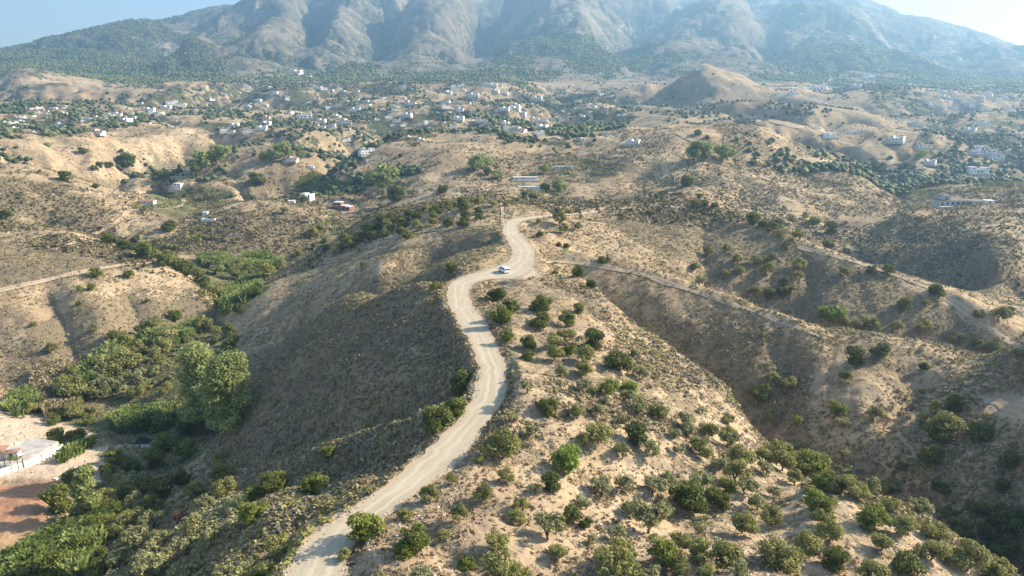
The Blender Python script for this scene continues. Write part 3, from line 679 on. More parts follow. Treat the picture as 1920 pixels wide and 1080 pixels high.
def palm_mesh(seed):
    rng = np.random.default_rng(seed); V_ = []
    for k in range(34):
        a = rng.uniform(0, 6.28); e = rng.uniform(-.2, 1.2); L = rng.uniform(.4, .55); d = np.array([math.cos(a)*math.cos(e), math.sin(a)*math.cos(e), math.sin(e)]); sd = np.array([-math.sin(a), math.cos(a), 0])*.05
        p0 = np.array([0, 0, 1.0]); p1 = p0+d*L*.55; p2 = p0+d*L+np.array([0, 0, -.16])
        V_ += [p0-sd*.3, p0+sd*.3, p1+sd, p1-sd, p1-sd, p1+sd, p2+sd*.2, p2-sd*.2]
    V_ = np.array(V_); return np_mesh('crown', V_, np.arange(len(V_)).reshape(-1, 4), LEAF['bright'], False, dict(tint=np.repeat(rng.uniform(.2, .9, len(V_)//4), 4)))
def palm_trunk():
    bm = bmesh.new(); tube(bm, [(0, 0, -.1), (.02, 0, .5), (0, .01, 1.0)], [.07, .05, .045], 7); me = bpy.data.meshes.new('trunk'); bm.to_mesh(me); bm.free(); me.materials.append(PALEBARK); return me
VAR['palm'] = [(palm_mesh(5+i), palm_trunk()) for i in range(3)]
# ------------------------------------------------------------------ single trees and shrubs, each where it grows
# kind px py(foot) width_px [height factor]
TREES = {}
def T(area, txt):
    for s in txt.replace('\n', ' ').split(','):
        s = s.split()
        if s: TREES.setdefault(area, []).append((s[0],)+tuple(float(v) for v in s[1:]))
T('beside the near right edge of the road', """bright 682 1015 66, bright 775 1037 60, olive 848 905 22, olive 807 943 34, olive 760 975 24, olive 832 1015 24, olive 646 1050 22,
 olive 895 868 18, olive 948 903 27, olive 907 938 32, olive 862 980 32, olive 974 955 24, olive 966 982 32, olive 931 1032 38, grey 790 1092 40, olive 713 1088 18, olive 940 1088 56, bright 876 1068 32""")
T('on the slope right of the second bend', """olive 940 862 60, grey 989 737 30, dark 1026 775 34, grey 963 793 24, grey 998 815 27, olive 1082 785 28, grey 1120 778 24, grey 1093 735 32, bright 1140 742 36, lime 1180 735 26,
 grey 1180 752 30, grey 1199 710 24, grey 1192 765 30, grey 1139 757 18, grey 1110 738 18, grey 1199 778 28, olive 1236 785 32, grey 1172 795 24, olive 1095 835 30, olive 1122 830 42, dark 1185 825 42, grey 1166 860 32""")
T('on the upper slope below the parked van', """dark 932 563 30, dark 957 587 28, dark 938 608 34, dark 1017 584 34, dark 1082 587 22, dark 1013 613 33, dark 1063 610 28, bright 951 638 25, dark 990 653 26,
 dark 991 676 22, olive 1061 640 30, olive 1040 652 28, bright 1068 665 22, dark 1116 657 38 1.2, olive 1041 675 28, olive 1094 680 32, grey 1053 706 27, olive 1095 703 30, dark 1160 693 42, dark 1188 668 14, olive 1042 518 12, dark 1083 520 20 1.2, dark 1108 540 18""")
T('around the lime green shrub', """lime 1054 882 56 1.05, dark 1028 915 36, grey 1128 925 36 1.2, grey 1170 920 32 1.2, grey 1098 955 32, dark 1073 980 34 1.2, dark 1100 990 22, grey 1027 1012 56, olive 1047 1048 30, grey 1106 1020 22,
 grey 1155 1010 36, grey 1215 1000 60 1.15, grey 1252 972 36 1.1, olive 1180 965 30, grey 1225 930 40, dark 1288 955 60, grey 1255 905 28, grey 1315 920 44 1.1, grey 1005 925 24""")
T('on the stony slope above the gully', """grey 1215 855 36, grey 1272 850 24, olive 1312 853 36, grey 1295 815 30, grey 1265 822 24, grey 1367 840 34 1.1, olive 1388 875 42, grey 1350 880 30, olive 1380 905 44,
 bright 1362 920 32, grey 1396 925 36, bright 1335 935 28, grey 1420 955 34, dark 1350 948 30, grey 1316 775 16, grey 1288 800 32, grey 1330 815 30, grey 1264 820 20, olive 1366 790 18""")
T('in the grove along the bottom edge', """olive 1165 1062 58, olive 1150 1092 74, bright 1237 1055 56, olive 1275 1030 40, olive 1308 1050 46, olive 1268 1078 44, olive 1352 1066 62, grey 1392 1088 44, olive 1463 1070 66,
 olive 1391 1000 46, olive 1446 985 38, grey 1450 930 26, grey 1310 1000 44, grey 1215 1088 40, olive 985 1092 30, olive 1320 1092 40""")
T('on the crest of the lower right spur', """bright 1532 960 52, olive 1552 1015 46, olive 1514 1040 48, dark 1573 1065 50, olive 1540 985 38, bright 1632 985 52 1.1, olive 1692 1003 44, olive 1652 1032 38, olive 1752 1010 44,
 olive 1745 1050 46, olive 1812 1070 60, dark 1700 1075 52, olive 1628 1092 50, olive 1868 1088 54, olive 1771 1055 20, grey 1722 962 38, olive 1667 960 30, olive 1665 925 34, grey 1640 930 38""")
T('in the band of trees along the gully', """olive 1572 925 40, olive 1600 920 32, bright 1524 895 54, olive 1490 910 28, grey 1580 895 34, olive 1455 862 40, olive 1466 882 44, grey 1437 890 30, olive 1500 880 36, bright 1545 915 36, olive 1610 935 36, olive 1430 862 28, grey 1478 845 26""")
T('in the shade of the right hand gully', """dark 1745 870 38, dark 1757 830 40, dark 1838 830 38, grey 1578 860 28, dark 1895 880 34, dark 1780 970 26, dark 1830 965 34, dark 1800 1005 40, dark 1895 1000 60, dark 1878 925 28,
 dark 1880 1040 40, dark 1760 925 26, dark 1850 1010 30, dark 1690 880 18""")
T('on the bare hillside across the gully', """dark 1594 682 36, dark 1649 667 28, dark 1584 713 20, dark 1731 693 16, dark 1726 737 11, bright 1568 778 30, grey 1636 787 34, dark 1790 774 34, olive 1755 775 26, olive 1765 815 50, olive 1741 800 28,
 bright 1432 732 20, dark 1423 750 32, olive 1448 715 20, olive 1480 727 24, bright 1494 795 18, olive 1449 785 22, olive 1365 795 16, olive 1365 822 28, olive 1329 820 26, grey 1580 800 24""")
T('along the gully floor behind the near ridge', """lime 1556 600 42, olive 1632 618 28, olive 1584 612 20, olive 1733 624 26, olive 1785 640 20, olive 1797 645 22, dark 1833 655 24, olive 1860 662 32, olive 1873 603 30, olive 1836 597 20, dark 1694 580 24,
 dark 1753 555 26, dark 1891 588 16, olive 1683 620 18, olive 1736 573 14, olive 1907 673 24, grey 1605 615 22""")
T('on the scrubby hillside right of the turnout', """olive 1473 470 18, olive 1328 478 18, olive 1360 475 16, olive 1303 505 16, olive 1383 495 20, olive 1418 495 18, olive 1437 490 16, olive 1450 487 16, olive 1498 507 24, olive 1437 515 24, olive 1387 515 18,
 olive 1357 520 16, olive 1582 518 20, dark 1633 512 18, dark 1665 512 18, grey 1493 525 20, dark 1470 535 18, olive 1480 550 22, dark 1462 553 20, olive 1413 553 20, dark 1443 562 24, grey 1317 533 18,
 dark 1133 493 26 .6, dark 1062 467 12, dark 1047 463 10, dark 1013 443 12, olive 1057 438 18, olive 1050 423 24, olive 1010 420 12, olive 1083 432 16, dark 1045 402 14, olive 1067 404 14, olive 1220 403 14""")
T('along the track on the middle right ridge', """dark 1455 425 20, dark 1448 432 18, dark 1413 418 24, dark 1430 426 16, grey 1487 420 18, dark 1553 438 24, olive 1523 426 24, olive 1510 412 14, olive 1497 452 22, dark 1553 465 18, dark 1587 475 12,
 dark 1290 348 22, olive 1303 388 16, olive 1323 386 14, dark 1340 390 12, dark 1313 372 10""")
T('on the terrace left of the road', """olive 897 385 14, olive 925 387 12, dark 868 383 14, dark 870 395 18, olive 842 386 11, olive 841 395 12, dark 897 400 12, dark 898 412 12, olive 928 404 9, olive 948 387 9, dark 872 415 18,
 dark 870 424 18, dark 842 425 16, dark 815 405 18, olive 812 412 14, olive 812 424 14, olive 792 400 16, dark 783 412 14, dark 763 407 14, olive 783 422 12, olive 783 434 18, dark 760 418 14, dark 755 430 18,
 dark 753 440 14, bright 763 448 16, olive 728 428 14, olive 727 438 16, olive 723 447 14, grey 717 392 14, grey 718 410 14, dark 735 415 18, dark 713 420 16, dark 702 438 20, olive 698 448 16, olive 680 448 18,
 olive 667 457 16, dark 687 433 14, olive 647 457 18, olive 658 466 14, olive 643 468 14, dark 745 377 24, dark 832 362 14, dark 847 512 16, olive 818 548 18, olive 630 478 14, dark 612 470 12""")
T('on the shaded slope left of the road', """bright 616 857 28, bright 590 922 42, bright 518 925 44, dark 868 740 44, dark 855 775 36, dark 818 805 52, olive 528 1042 46, olive 500 1092 50, bright 478 942 38, bright 474 980 50, olive 414 875 28, olive 417 908 40, olive 420 930 40,
 dark 680 500 10, dark 430 655 22, dark 440 640 16""")
T('beside the walled yard', """dark 107 832 32, dark 142 828 30, lime 168 838 24, dark 103 955 50, talleucal 170 980 48, dark 150 905 44, dark 216 870 30, dark 245 885 28, dark 200 888 22, talleucal 205 915 16""")
T('in the wooded valley bottom left', """dark 315 930 44, dark 270 920 36, olive 365 935 36, red 339 985 34, grey 347 955 22, grey 383 955 30, grey 370 1000 42, grey 402 1010 44, grey 350 1040 46, grey 308 1020 40, grey 288 995 44, grey 262 955 36, olive 250 985 36,
 grey 250 1030 50, grey 225 1062 44, grey 276 1045 40, grey 300 1065 56, grey 255 1078 44, grey 285 1092 58, grey 350 1096 50, grey 443 1092 56, bright 210 970 40, bright 185 1005 40, olive 225 1000 36, bright 160 1045 50, bright 100 1085 60, bright 195 1075 44, dark 290 960 34, dark 340 910 30, dark 240 940 30""")
T('in the olive grove on the valley floor', """dark 215 650 30, olive 240 652 32, dark 228 662 36, olive 285 630 30, olive 270 632 26, olive 305 630 20, olive 382 624 34, olive 405 628 18, olive 357 640 20, grey 378 642 18, dark 430 628 22, dark 404 645 16,
 dark 431 655 22, olive 310 648 36, grey 355 657 20, grey 331 658 16, olive 303 670 36, grey 352 675 18, olive 260 672 34, grey 327 672 18, olive 297 690 28, grey 318 693 22, grey 288 708 24, grey 273 688 26,
 olive 240 700 44, grey 268 705 22, grey 220 680 34, olive 203 708 44, dark 187 700 30, grey 313 715 22, grey 257 728 32, grey 235 715 26, olive 165 715 34, grey 197 735 36, grey 175 728 36, grey 228 728 24, grey 227 745 24,
 grey 287 728 22, grey 195 747 26, olive 150 752 50, olive 133 720 34, olive 130 742 40, olive 142 762 22, olive 312 740 26, olive 262 745 28, bright 27 757 26, olive 78 765 26, grey 100 780 16, olive 170 780 22,
 olive 140 785 30, bright 165 795 24, olive 120 785 22, bigeucal 388 802 84, bigeucal 434 792 78 .8, olive 330 775 28, olive 300 790 30, dark 250 800 30, dark 350 815 34, dark 310 850 40, dark 350 860 40, dark 290 880 36""")
T('along the stream bed behind the left hill', """dark 207 458 24, dark 255 453 13, dark 233 467 20, dark 273 485 36, dark 248 470 16, dark 318 433 24, dark 313 500 30, dark 333 508 30, dark 350 518 30, dark 370 531 28, dark 383 540 26, olive 400 555 26, dark 417 560 16,
 olive 407 515 26, olive 445 523 26, olive 467 515 20, olive 497 527 32, dark 477 557 24, olive 587 445 22, olive 600 436 18, grey 533 402 16, dark 520 505 16, olive 560 480 12, dark 590 465 12, dark 608 455 12""")
T('on the bare left hillside', """dark 12 413 22, dark 240 312 28, dark 205 313 12, dark 127 340 22, dark 180 353 10, dark 482 348 28, bright 180 518 20, bright 242 520 17, bright 173 545 14, grey 147 548 14, olive 277 567 10, dark 147 573 10, olive 293 608 16,
 dark 328 600 22, olive 177 622 14, olive 97 662 20, olive 63 612 10, dark 190 314 14, dark 178 318 12, dark 155 288 14, dark 75 323 6, dark 300 333 14, dark 310 338 14, dark 325 343 14""")
T('around the far farmhouses', """eucal 722 361 46 1.05, eucal 895 320 34, eucal 908 315 28, eucal 935 337 22, dark 915 328 16, eucal 1020 327 20, eucal 1045 357 22, eucal 1052 360 18, eucal 1305 303 42, eucal 1356 304 36, eucal 1320 302 24, dark 1022 358 16, dark 1285 350 10,
 cypress 955 325 6, cypress 300 362 6, cypress 306 362 5, cypress 315 356 6, eucal 532 300 34, eucal 502 303 24, eucal 565 298 16, eucal 410 307 40, eucal 378 318 40, dark 372 330 22, dark 1645 322 26, dark 570 380 16, dark 550 378 14, dark 560 372 12, cypress 612 370 5, cypress 617 372 5, eucal 1040 288 8 1.6, dark 985 372 16, dark 1000 374 14, eucal 1043 290 8, eucal 1725 300 20""")
T('among the reeds on the valley floor', '''olive 400 500 22, grey 420 498 18, olive 450 502 20, dark 478 512 18, grey 385 495 16, olive 505 500 16, olive 440 570 18, dark 462 560 20, dark 450 585 18, grey 430 545 14,
 olive 60 775 24, bright 100 795 22, olive 225 800 26, bright 300 808 24, dark 265 812 26, olive 215 690 22, olive 235 930 34, olive 200 950 34, grey 240 905 28, bright 60 1060 34, dark 120 1030 30, dark 165 1015 32, olive 140 1075 34, bright 215 945 26, dark 180 1050 34''')
T('in the row below the red roofed house', ', '.join(f'palm {268+i*5.2:.0f} {395-i*.25:.0f} {7+i%3}' for i in range(12)))
T('in the row beyond the garden track', ', '.join(f'palm {332+i*4.6:.0f} {391-i*.3:.0f} {6+i%3}' for i in range(6)))
CNT = {}
NAME = {'olive': 'olive_tree', 'grey': 'olive_tree', 'dark': 'carob_tree', 'bright': 'pepper_tree', 'lime': 'broadleaf_tree', 'red': 'russet_tree', 'eucal': 'eucalyptus_tree', 'bigeucal': 'eucalyptus_tree', 'talleucal': 'eucalyptus_tree', 'cypress': 'cypress_tree', 'palm': 'palm_tree'}
WORD = {'olive': 'olive-green', 'grey': 'grey-green', 'dark': 'dark', 'bright': 'fresh-green', 'lime': 'lime-green', 'red': 'russet', 'eucal': 'feathery', 'bigeucal': 'billowing', 'talleucal': 'slender tall', 'cypress': 'narrow dark', 'palm': 'low'}
NOUN = {'olive': 'tree', 'grey': 'tree', 'dark': 'tree', 'bright': 'tree', 'lime': 'tree', 'red': 'tree', 'eucal': 'eucalyptus', 'bigeucal': 'eucalyptus', 'talleucal': 'eucalyptus', 'cypress': 'cypress', 'palm': 'palm'}
ORD = ['', 'second ', 'third ', 'fourth ', 'fifth ', 'sixth ', 'seventh ', 'eighth ', 'ninth ', 'tenth ', 'eleventh ', 'twelfth ']
NUM = ['', '', 'two', 'three', 'four', 'five', 'six', 'seven', 'eight', 'nine', 'ten', 'eleven', 'twelve']
def ordinal_labels(items, maxn=12):
    """items: (object, phrase, where, px).  Same phrase and place -> counted from the left."""
    by = {}
    for o, ph, wh, px in items: by.setdefault((ph, wh), []).append((px, o))
    for (ph, wh), L in by.items():
        L.sort(key=lambda t: t[0]); n = len(L)
        for i, (px, o) in enumerate(L):
            if n == 1: lb = f'{ph} {wh}'
            elif n > maxn: lb = f'{ph} {wh}'
            elif n == 2: lb = f"{ph} {wh}, {'left' if i == 0 else 'right'} one of the two"
            elif i == 0: lb = f'leftmost of {NUM[n]} {ph}s {wh}'
            elif i == n-1: lb = f'rightmost of {NUM[n]} {ph}s {wh}'
            elif i < n/2: lb = f'{ORD[i]}from left of {NUM[n]} {ph}s {wh}'
            else: lb = f'{ORD[n-1-i]}from right of {NUM[n]} {ph}s {wh}'
            o['label'] = lb.replace('eucalyptuss', 'eucalyptuses').replace('cypresss', 'cypresses').replace('bushs', 'bushes').replace('with terracotta roofs', 'with terracotta roof')
def plant(kind, x, y, wd, hf=1.0, sink=.04, group=None):
    i = CNT.get(kind, 0); CNT[kind] = i+1; cm, tm = VAR[kind][i % len(VAR[kind])]
    z = float(zs(x, y))+ZO
    e = bpy.data.objects.new(NAME[kind], None); C.objects.link(e); e.empty_display_size = .5
    e.location = (x, y, z-wd*sink); e.rotation_euler = (0, 0, random.uniform(0, 6.28)); e.scale = (wd*random.uniform(.93, 1.07), wd*random.uniform(.93, 1.07), wd*hf*random.uniform(.92, 1.08))
    tag(e, cat='tree', group=group)
    link('trunk', tm, e); link('crown', cm, e)
    return e
items = []; OCC = []
for area, L in TREES.items():
    for t in L:
        kind, px, py, w = t[:4]; hf = t[4] if len(t) > 4 else 1.0
        h = hit(px, py)
        if h is None: continue
        x, y, z = h; D = y*CP-z*SP; wd = w*D/F0*(1.35 if 'terrace' in area else 1.08 if 'bottom edge' in area or 'spur' in area else 1.12)
        o = plant(kind, x, y, wd, hf, group='trees '+area); OCC.append((x, y, wd))
        size = 'tiny' if wd < 2.2 else 'small' if wd < 3.4 else 'mid-sized' if wd < 4.8 else 'large' if wd < 8 else 'huge'
        items.append((o, f'{size} {WORD[kind]} {NOUN[kind]}', area, px))
ordinal_labels(items)
print('trees', len(items))
# ------------------------------------------------------------------ ground cover nobody could count
def cover(name, label, cat, P, S, mat, per, leaf, seed, dome=.55, elong=1.6, up_=.4, tint=None, hfac=1.0):
    """low hummocks: 'per' leaf quads over each centre"""
    rng = np.random.default_rng(seed); n = len(P)
    d = rng.normal(size=(n, per, 3)); d /= np.linalg.norm(d, axis=2)[..., None]; d[..., 2] = np.abs(d[..., 2])
    r = rng.uniform(.35, 1, (n, per, 1))**.5
    c = P[:, None]+d*r*np.stack([S*.5, S*.5, S*dome*hfac], 1)[:, None]
    v, f = leaves(c.reshape(-1, 3), np.repeat(S*leaf, per), rng, up_, elong, out=d.reshape(-1, 3))
    t = np.clip(np.repeat(rng.uniform(.1, .9, n) if tint is None else tint, per)+rng.uniform(-.15, .15, n*per), 0, 1)
    o = link(name, np_mesh(name, v, f, mat, False, dict(tint=np.repeat(t, 4))))
    return tag(o, label, cat, kind='stuff')
def gsample(grid, x, y):
    a = np.clip(((x/y+UMAX)/(2*UMAX)*(NU-1)).astype(int), 0, NU-1); b = np.clip(((np.log(y)-VMIN)/(VMAX-VMIN)*(NV-1)).astype(int), 0, NV-1)
    return grid[b, a]
def scatter(n, y0, y1, seed, umax=1.0, pw=1.0):
    """even over the surveyed fan between two distances"""
    rng = np.random.default_rng(seed)
    v = math.log(y0)+(math.log(y1)-math.log(y0))*rng.uniform(0, 1, n)**pw; y = np.exp(v); x = rng.uniform(-umax, umax, n)*y
    return x, y, rng
def P3(x, y, dz=0): return np.stack([x, y, zs(x, y)+ZO+dz], 1)
scr = leaf_mat('scrub_leaves', (.13, .10, .055), (.25, .20, .11), (.43, .36, .19), .15)
scrh = leaf_mat('hill_scrub_leaves', (.07, .065, .035), (.13, .115, .06), (.22, .19, .10), .1)
scrg = leaf_mat('grey_scrub', (.12, .105, .085), (.22, .195, .155), (.36, .32, .25), .1)
scry = leaf_mat('yellow_broom', (.13, .13, .04), (.24, .235, .075), (.38, .35, .12), .2)
str_ = leaf_mat('straw_grass', (.24, .17, .10), (.40, .29, .17), (.56, .43, .27), .15)
q = 1 if not QUICK else .25
def cover_field(name, label, n, y0, y1, mat, s0, s1, per, leaf, seed, thr, bare=.0, dense=.25, pw=1.0, **kw):
    x, y, rng = scatter(int(n*q), y0, y1, seed, pw=pw)
    k = fbm(x/14, y/14, seed+3, 4)*.6+fbm(x/60, y/60, seed+5, 3)*.4
    k = k+dense*np.clip(gsample(mDenseShade, x, y)+.9*gsample(mGully, x, y)-.3*gsample(mRidge, x, y), -1, 1.4)-.35*gsample(mSand, x, y)*(1-bare)-.5*gsample(mRed, x, y)-.1*gsample(mValley, x, y)-(.20*(1-bare)+.04)*gsample(mBare, x, y)
    ok = (k > thr+rng.uniform(-.09, .09, len(x))) & (gsample(ROADD, x, y) > .15)
    x, y = x[ok], y[ok]; S = (s0+(s1*1.25-s0)*rng.uniform(0, 1, len(x))**2.2)
    return cover(name, label, 'ground cover', P3(x, y, -.03), S, mat, per, leaf, seed, **kw)
cover_field('scrub', 'olive brown dry scrub covering the near hillsides', 170000, 48, 340, scr, .4, 1.05, 11, .34, 101, .46)
cover_field('broom_scrub', 'yellowish green low bushes on the near slopes', 48000, 48, 320, scry, .45, 1.1, 10, .40, 131, .53, dense=.16)
cover_field('grey_scrub', 'grey brown dead looking brush on the hillsides', 70000, 48, 340, scrg, .4, 1.1, 11, .33, 161, .51, dense=.18)
cover_field('dry_grass', 'straw coloured dry grass tufts on bare soil', 60000, 45, 300, str_, .2, .55, 8, .42, 191, .44, bare=1.0, dense=-.1, dome=.6, elong=2.2)
cover_field('fine_hill_scrub', 'low brown scrub tufts on the nearer hills beyond the road', 130000, 325, 640, scr, .6, 1.5, 6, .48, 251, .47, dense=.2)
cover_field('hill_scrub', 'dark low scrub speckling the middle hills', 190000, 320, 1700, scrh, .9, 2.2, 5, .5, 221, .50, dense=.2, pw=.9)
def pixel_scatter(polys, n, seed, lim=(60, 6000)):
    rng = np.random.default_rng(seed); out = []
    for p in polys:
        a = np.array(p); lo, hi = a.min(0), a.max(0); m = 0; tries = 0
        area = abs(sum(p[i][0]*p[(i+1) % len(p)][1]-p[(i+1) % len(p)][0]*p[i][1] for i in range(len(p))))/2
        tot = sum(abs(sum(pp[i][0]*pp[(i+1) % len(pp)][1]-pp[(i+1) % len(pp)][0]*pp[i][1] for i in range(len(pp))))/2 for pp in polys)
        want = int(n*area/tot)
        while m < want and tries < want*6:
            tries += 1; px, py = rng.uniform(lo[0], hi[0]), rng.uniform(lo[1], hi[1])
            if not inpoly(np.array([px]), np.array([py]), p)[0]: continue
            h = hit(px, py)
            if h and lim[0] < h[1] < lim[1]: out.append(h); m += 1
    return np.array(out), rng
# cane and reed thickets in the valley
def reeds(name, label, polys, n, mat, hgt, seed, wid=.28):
    P, rng = pixel_scatter(polys, int(n*q*1.3), seed, (60, 900)); per = 5
    P = P[fbm(P[:, 0]/5, P[:, 1]/5, seed, 3) > rng.uniform(.34, .5, len(P))]; m = len(P); hv = .55+.9*fbm(P[:, 0]/6, P[:, 1]/6, seed+9, 3); tv = fbm(P[:, 0]/4, P[:, 1]/4, seed+5, 3)
    P = np.repeat(P, per, 0); P[:, 0] += rng.normal(0, .5, len(P)); P[:, 1] += rng.normal(0, .5, len(P))
    z = zs(P[:, 0], P[:, 1])+ZO-.1; H = hgt*rng.uniform(.55, 1.15, len(P))*hv.repeat(per); a = rng.uniform(0, 6.28, len(P)); b = rng.uniform(0, 6.28, len(P))
    base = np.stack([P[:, 0], P[:, 1], z], 1); ln = np.stack([np.cos(b)*H*.28, np.sin(b)*H*.28, H], 1); wv = np.stack([np.cos(a), np.sin(a), np.zeros(len(P))], 1)*wid*rng.uniform(.6, 1.4, len(P))[:, None]
    v = np.stack([base-wv, base+wv, base+ln*.75+wv*1.7, base+ln*.6-wv*1.7], 1)
    v2 = np.stack([base+ln*.55-wv*1.5, base+ln*.55+wv*1.5, base+ln*1.15+wv*.5+np.stack([np.cos(b), np.sin(b), 0*b], 1)*.5, base+ln*1.1-wv*.5], 1)
    V_ = np.concatenate([v, v2]).reshape(-1, 3); t = np.clip((tv*1.6-.45).repeat(per)+rng.uniform(-.2, .2, len(P)), 0, 1); t = np.repeat(np.r_[t*.8, t], 4)
    return tag(link(name, np_mesh(name, V_, np.arange(len(V_)).reshape(-1, 4), mat, False, dict(tint=t))), label, 'reeds', kind='stuff')
reeds('cane_thicket', 'bright green giant cane thickets on the valley floor', [[(372,487),(500,480),(530,498),(500,512),(440,508),(385,503)], [(425,550),(445,540),(485,520),(490,545),(440,583),(415,598),(420,570)],
     [(210,795),(245,782),(330,775),(330,802),(230,815)], [(150,720),(190,672),(220,655),(245,668),(190,725),(140,740)], [(300,640),(345,620),(370,615),(350,645),(310,655)], [(240,655),(290,632),(300,645),(250,675)], [(340,640),(370,610),(370,625),(350,640)], [(10,770),(50,740),(70,765),(40,785)]], 12000, LEAF['cane'], 3.8, 301, .13)
reeds('banana_thicket', 'lush green leafy thicket beside the red field bottom left', [[(0,1088),(10,1062),(60,1030),(120,1000),(150,990),(190,965),(212,985),(150,1088)], [(130,850),(150,838),(150,850),(110,870)]], 4600, LEAF['cane'], 3.0, 311, .2)
reeds('dry_cane', 'straw coloured dry canes at the edge of the valley grove', [[(60,745),(70,700),(115,690),(125,715),(80,770)], [(85,785),(95,755),(135,765),(150,790)], [(120,705),(130,690),(165,690),(150,720)]], 2000, LEAF['straw'], 3.2, 321, .12)
# underwood in the valley and woods of the far villages and the mountain: too many to count
def clumps(name, label, P, S, mat, seed, hf=.8, sub=1, cat='trees'):
    """small rough tree crowns, each a bent 20-face ball with its own shape"""
    rng = np.random.default_rng(seed); bm = bmesh.new(); bmesh.ops.create_icosphere(bm, subdivisions=sub, radius=.5)
    bv = np.array([v.co[:] for v in bm.verts]); bf = np.array([[l.vert.index for l in f.loops] for f in bm.faces]); bm.free()
    n = len(P); k = len(bv); j = 1+rng.normal(0, .22, (n, k, 1)); v = bv[None]*j*np.stack([S, S, S*hf], 1)[:, None]; a = rng.uniform(0, 6.28, n); ca, sa = np.cos(a)[:, None], np.sin(a)[:, None]
    x = v[..., 0]*ca-v[..., 1]*sa; y = v[..., 0]*sa+v[..., 1]*ca; v = np.stack([x, y, v[..., 2]], -1)+P[:, None]+np.stack([0*S, 0*S, S*hf*.38], 1)[:, None]
    f = bf[None]+(np.arange(n)*k)[:, None, None]; t = np.repeat(rng.uniform(0, 1, n), k)
    return tag(link(name, np_mesh(name, v.reshape(-1, 3), f.reshape(-1, 3), mat, False, dict(tint=t))), label, cat, kind='stuff')
def leafclumps(name, label, P, S, mat, seed, per=60, hf=.8, leaf=.13, cat='trees'):
    return tag(cover(name, label, cat, P, S, mat, per, leaf, seed, dome=hf, elong=1.5), kind='stuff')
U1 = [[(150,800),(200,790),(330,790),(400,800),(380,850),(300,930),(230,960),(215,890),(160,830)], [(60,740),(100,720),(140,740),(120,790)], [(230,960),(330,930),(420,880),(470,960),(400,1030),(350,1085),(190,1085)]]
P, rng = pixel_scatter(U1, int(420*q), 401, (80, 400)); P[:, 2] += ZO
leafclumps('undergrowth', 'tangled green bushes filling the valley bottom left', P, rng.uniform(1.2, 2.8, len(P)), LEAF['grey'], 402, per=55, hf=.6)
# ------------------------------------------------------------------ loose stones on the slopes and along the road
def stones(n, seed):
    rng = np.random.default_rng(seed); bm = bmesh.new(); bmesh.ops.create_icosphere(bm, subdivisions=1, radius=.5)
    bv = np.array([v.co[:] for v in bm.verts]); bf = np.array([[l.vert.index for l in f.loops] for f in bm.faces]); bm.free()
    x, y, rng = scatter(n, 50, 300, seed); k = gsample(ROADD, x, y); b = gsample(mBare, x, y); f = fbm(x/7, y/7, seed, 3)
    ok = ((k > .1) & (k < 3) & (rng.uniform(0, 1, n) < .5)) | ((k > .1) & (f+.12*b > .62)); x, y = x[ok], y[ok]; m = len(x)
    # gravel spilled along both road edges
    e = rng.integers(0, len(RW)-1, 5200); sd = rng.integers(0, 2, 5200); t = rng.uniform(0, 1, (5200, 1)); p = RW[e, sd, :2]*(1-t)+RW[e+1, sd, :2]*t+rng.normal(0, .45, (5200, 2))
    x = np.r_[x, p[:, 0]]; y = np.r_[y, p[:, 1]]; S = np.r_[.12+.5*rng.uniform(0, 1, m)**3, .08+.25*rng.uniform(0, 1, 5200)**2]
    k = len(bv); n = len(x); P = P3(x, y, 0); P[:, 2] += np.where(gsample(ROADD, x, y) < .2, .12, 0)
    v = bv[None]*(1+rng.normal(0, .2, (n, k, 1)))*np.stack([S, S*rng.uniform(.6, 1, n), S*rng.uniform(.4, .8, n)], 1)[:, None]+P[:, None]
    fc = bf[None]+(np.arange(n)*k)[:, None, None]
    m_ = N('stone'); m_.color(m_.ramp(m_.attr('tint'), [(.1, (.24, .19, .14)), (.5, (.40, .33, .26)), (.9, (.58, .52, .44))]))
    return tag(link('stones', np_mesh('stones', v.reshape(-1, 3), fc.reshape(-1, 3), m_.m, False, dict(tint=np.repeat(rng.uniform(0, 1, n), k)))), 'loose pale stones on the slopes and along the dirt road', 'stones', kind='stuff')
stones(int(60000*q), 601)
# ------------------------------------------------------------------ houses
def plain(name, c0, c1, sc=1.5, rough=.85, spec=.2):
    m = N(name); m.color(m.ramp(m.noise(sc, 4), [(.3, c0), (.7, c1)])); m.b.inputs['Roughness'].default_value = rough; m.b.inputs['Specular IOR Level'].default_value = spec; return m.m
M = dict(white=plain('whitewash', (.70, .68, .64), (.82, .81, .78)), cream=plain('cream_render', (.55, .48, .38), (.66, .59, .48)), brick=plain('red_render', (.22, .10, .075), (.32, .16, .115)),
         grey=plain('grey_render', (.40, .39, .37), (.52, .51, .49)), pave=plain('pale_paving', (.34, .30, .25), (.58, .54, .48), .45), glass=plain('window_glass', (.03, .035, .04), (.05, .06, .07), 1, .15, .5), wood=plain('dark_wood', (.08, .05, .03), (.14, .09, .06)),
         flat=plain('pale_roof', (.52, .47, .42), (.66, .62, .57)), pool=plain('pool_water', (.05, .30, .36), (.08, .40, .46), 1, .08, .5), black=plain('dark_canvas', (.02, .022, .026), (.045, .047, .05), 3), blue=plain('blue_paint', (.03, .09, .34), (.05, .14, .42)))
tl = N('roof_tiles'); w_ = tl.n.new('ShaderNodeTexWave'); tl.l.new(tl.pos(), w_.inputs['Vector']); w_.inputs['Scale'].default_value = 1.6; w_.inputs['Distortion'].default_value = 1
tl.color(tl.mix(tl.math('MULTIPLY', w_.outputs['Fac'], .5), tl.ramp(tl.noise(.8, 4), [(.3, (.26, .155, .10)), (.7, (.40, .26, .18))]), (.20, .10, .07))); M['tile'] = tl.m
